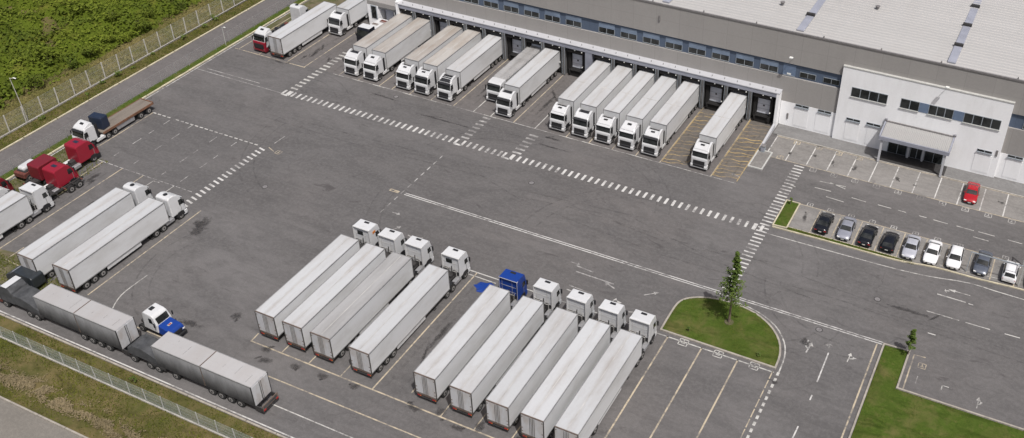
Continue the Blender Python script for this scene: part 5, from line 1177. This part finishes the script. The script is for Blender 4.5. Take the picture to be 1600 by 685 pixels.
# the overgrown field: rolling ground under a mass of leaves
def hgt(x, y):
    from mathutils import noise
    e = max(0, min(1, (-139.5 - x - 1.2 * noise.noise(Vector((0, y * .12, 3)))) / 5)); v = noise.fractal(Vector((x * .09, y * .09, 1.7)), 1.0, 2.1, 4); v2 = noise.fractal(Vector((x * .33, y * .33, 5.1)), 1.0, 2.0, 3)
    return e * (1.5 + v * 2.4 + v2 * 1.5)
mb = MB(); gx = [-139 - i * .9 for i in range(100)]; gy = [60 + j * .9 for j in range(115)]
V = [(x, y, hgt(x, y) - .25) for x in gx for y in gy]; ny = len(gy)
mb.faces(V, [(i * ny + j, i * ny + j + 1, (i + 1) * ny + j + 1, (i + 1) * ny + j) for i in range(len(gx) - 1) for j in range(ny - 1)], 'bush_ground'); bmesh.ops.recalc_face_normals(mb.bm, faces=mb.bm.faces[:])
for f in mb.bm.faces: f.smooth = True
if sum(f.normal.z for f in list(mb.bm.faces)[:50]) < 0: bmesh.ops.reverse_faces(mb.bm, faces=mb.bm.faces[:])
struct('field', mb)
from mathutils import noise as NZ
V = []; F = []; rg = random.Random(11)
for _ in range(52000):
    x = -139.8 - rg.random() ** 1.1 * 85; y = rg.uniform(62, 160)
    d = NZ.noise(Vector((x * .16, y * .16, 9)))
    if x > -142 and rg.random() < .5: continue
    h = hgt(x, y); s_ = rg.uniform(.14, .36) * (1 + max(0, d)); tall = max(0, d) * 1.6
    p = Vector((x, y, h - .1 + rg.random() * (.45 + tall)))
    u = Vector((rg.gauss(0, 1), rg.gauss(0, 1), rg.gauss(0, .6))).normalized(); v = u.cross(Vector((rg.gauss(0, .6), rg.gauss(0, .6), 1))).normalized()
    k = len(V); V += [tuple(p - u * s_), tuple(p - v * s_ * .6), tuple(p + u * s_), tuple(p + v * s_ * .6)]; F.append((k, k + 1, k + 2, k + 3))
mb = MB(); mb.faces(V, F, 'leaves_bush'); tag(link('undergrowth', mb.mesh('undergrowth')), 'dense dark green undergrowth covering the field beyond the fence', 'undergrowth', kind='stuff')
for k in range(26):
    yy = 80 + k * 2.45 + rnd.uniform(-.8, .8); xx = -140.4 - rnd.random() * (2.5 if k % 3 else 14); r = rnd.uniform(.8, 1.9)
    shrub(xx, yy, r, r * rnd.uniform(.9, 1.3), 'ragged dark green bush growing along the near edge of the overgrown field', group='bushes at the near edge of the field', seed=60 + k, n=int(240 * r), m='leaves_bush', z=hgt(xx, yy) - .3)
def tufts(name, label, fn, n, m, hs=(.08, .25), wd=.05, seed=1):
    rg = random.Random(seed); V = []; F = []
    for _ in range(n):
        q = fn(rg)
        if q is None: continue
        x, y, z = q; a = rg.uniform(0, 6.28); h = rg.uniform(*hs); dx, dy = math.cos(a) * wd, math.sin(a) * wd; lx, ly = rg.gauss(0, h * .4), rg.gauss(0, h * .4)
        k = len(V); V += [(x - dx, y - dy, z), (x + dx, y + dy, z), (x + lx, y + ly, z + h)]; F.append((k, k + 1, k + 2))
    mb = MB(); mb.faces(V, F, m); return tag(link(name, mb.mesh(name)), label, 'grass', kind='stuff')
def in_poly(x, y, P):
    c = False
    for i in range(len(P)):
        x1, y1 = P[i]; x2, y2 = P[i - 1]
        if (y1 > y) != (y2 > y) and x < (x2 - x1) * (y - y1) / (y2 - y1) + x1: c = not c
    return c
def f_bank(rg):
    x = rg.uniform(-112, -52); y = rg.uniform(41.3, 49.8); return (x, y, -.05) if NZ.noise(Vector((x * .3, y * .3, 0))) + rg.uniform(-.3, .5) > 0 else None
tufts('bank_grass', 'rough green and brown grass on the bank along the lower fence', f_bank, 30000, 'grass_blades', (.08, .3), .05, 2)
tufts('dry_grass', 'dry yellowish grass strip between the tall fence and the green field', lambda rg: (rg.uniform(-142, -133.6), rg.uniform(68, 150), -.05), 16000, 'grass_blades_dry', (.1, .4), .06, 3)
def f_isl(rg):
    x, y = rg.uniform(-30.6, -17), rg.uniform(82.1, 90); return (x, y, .1) if in_poly(x, y, isl_s) else None
tufts('island_grass', 'short green grass on the rounded island', f_isl, 9000, 'grass_blades', (.04, .12), .03, 4)
tufts('lawn_grass', 'short green grass on the lower right lawn', lambda rg: (lambda x, y: (x, y, .09) if in_poly(x, y, rl) else None)(rg.uniform(-6.8, 14), rg.uniform(66, 91)), 22000, 'grass_blades', (.04, .13), .035, 5)
tufts('verge_grass', 'green grass strips between the kerbs along the left road', lambda rg: (rg.uniform(-133.2, -130.7) if rg.random() < .75 else rg.uniform(-124.9, -123.6), rg.uniform(66, 150), -.04), 12000, 'grass_blades', (.06, .25), .05, 6)
tufts('strip_grass', 'weeds in the thin strip in front of the parked cars', lambda rg: (rg.uniform(-23.4, -7), rg.uniform(106.9, 107.35), .06), 1400, 'grass_blades', (.05, .2), .04, 7)
tufts('patch_weeds', 'weeds growing around the parked tractors at the left', lambda rg: (rg.uniform(-122.8, -114.5), rg.uniform(61, 79), .0) if rg.random() < .6 else (rg.uniform(-112.4, -97), rg.uniform(54.2, 58), .0), 5200, 'grass_blades', (.08, .35), .06, 8)
# heap of cut straw along the bank
rg = random.Random(5); V = []; F = []
for _ in range(9500):
    x = rg.uniform(-100, -64); yc = 43.5 - (x + 90) * .018 + .3 * math.sin(x * .7); y = yc + rg.gauss(0, .5); 
    if NZ.noise(Vector((x * .5, y * .9, 2))) < -.12: continue
    s_ = rg.uniform(.1, .26); a = rg.uniform(0, 6.28); z = rg.random() * .22; k = len(V); tz = rg.uniform(-.05, .12); w_ = .07
    V += [(x, y, z), (x + math.cos(a) * s_, y + math.sin(a) * s_, z + tz), (x + math.cos(a) * s_ - math.sin(a) * w_, y + math.sin(a) * s_ + math.cos(a) * w_, z + tz), (x - math.sin(a) * w_, y + math.cos(a) * w_, z)]; F.append((k, k + 1, k + 2, k + 3))
mb = MB(); mb.faces(V, F, 'straw_leaves'); tag(link('cut_straw', mb.mesh('cut_straw')), 'long low heap of dry cut straw lying on the grass bank', 'straw', kind='stuff')
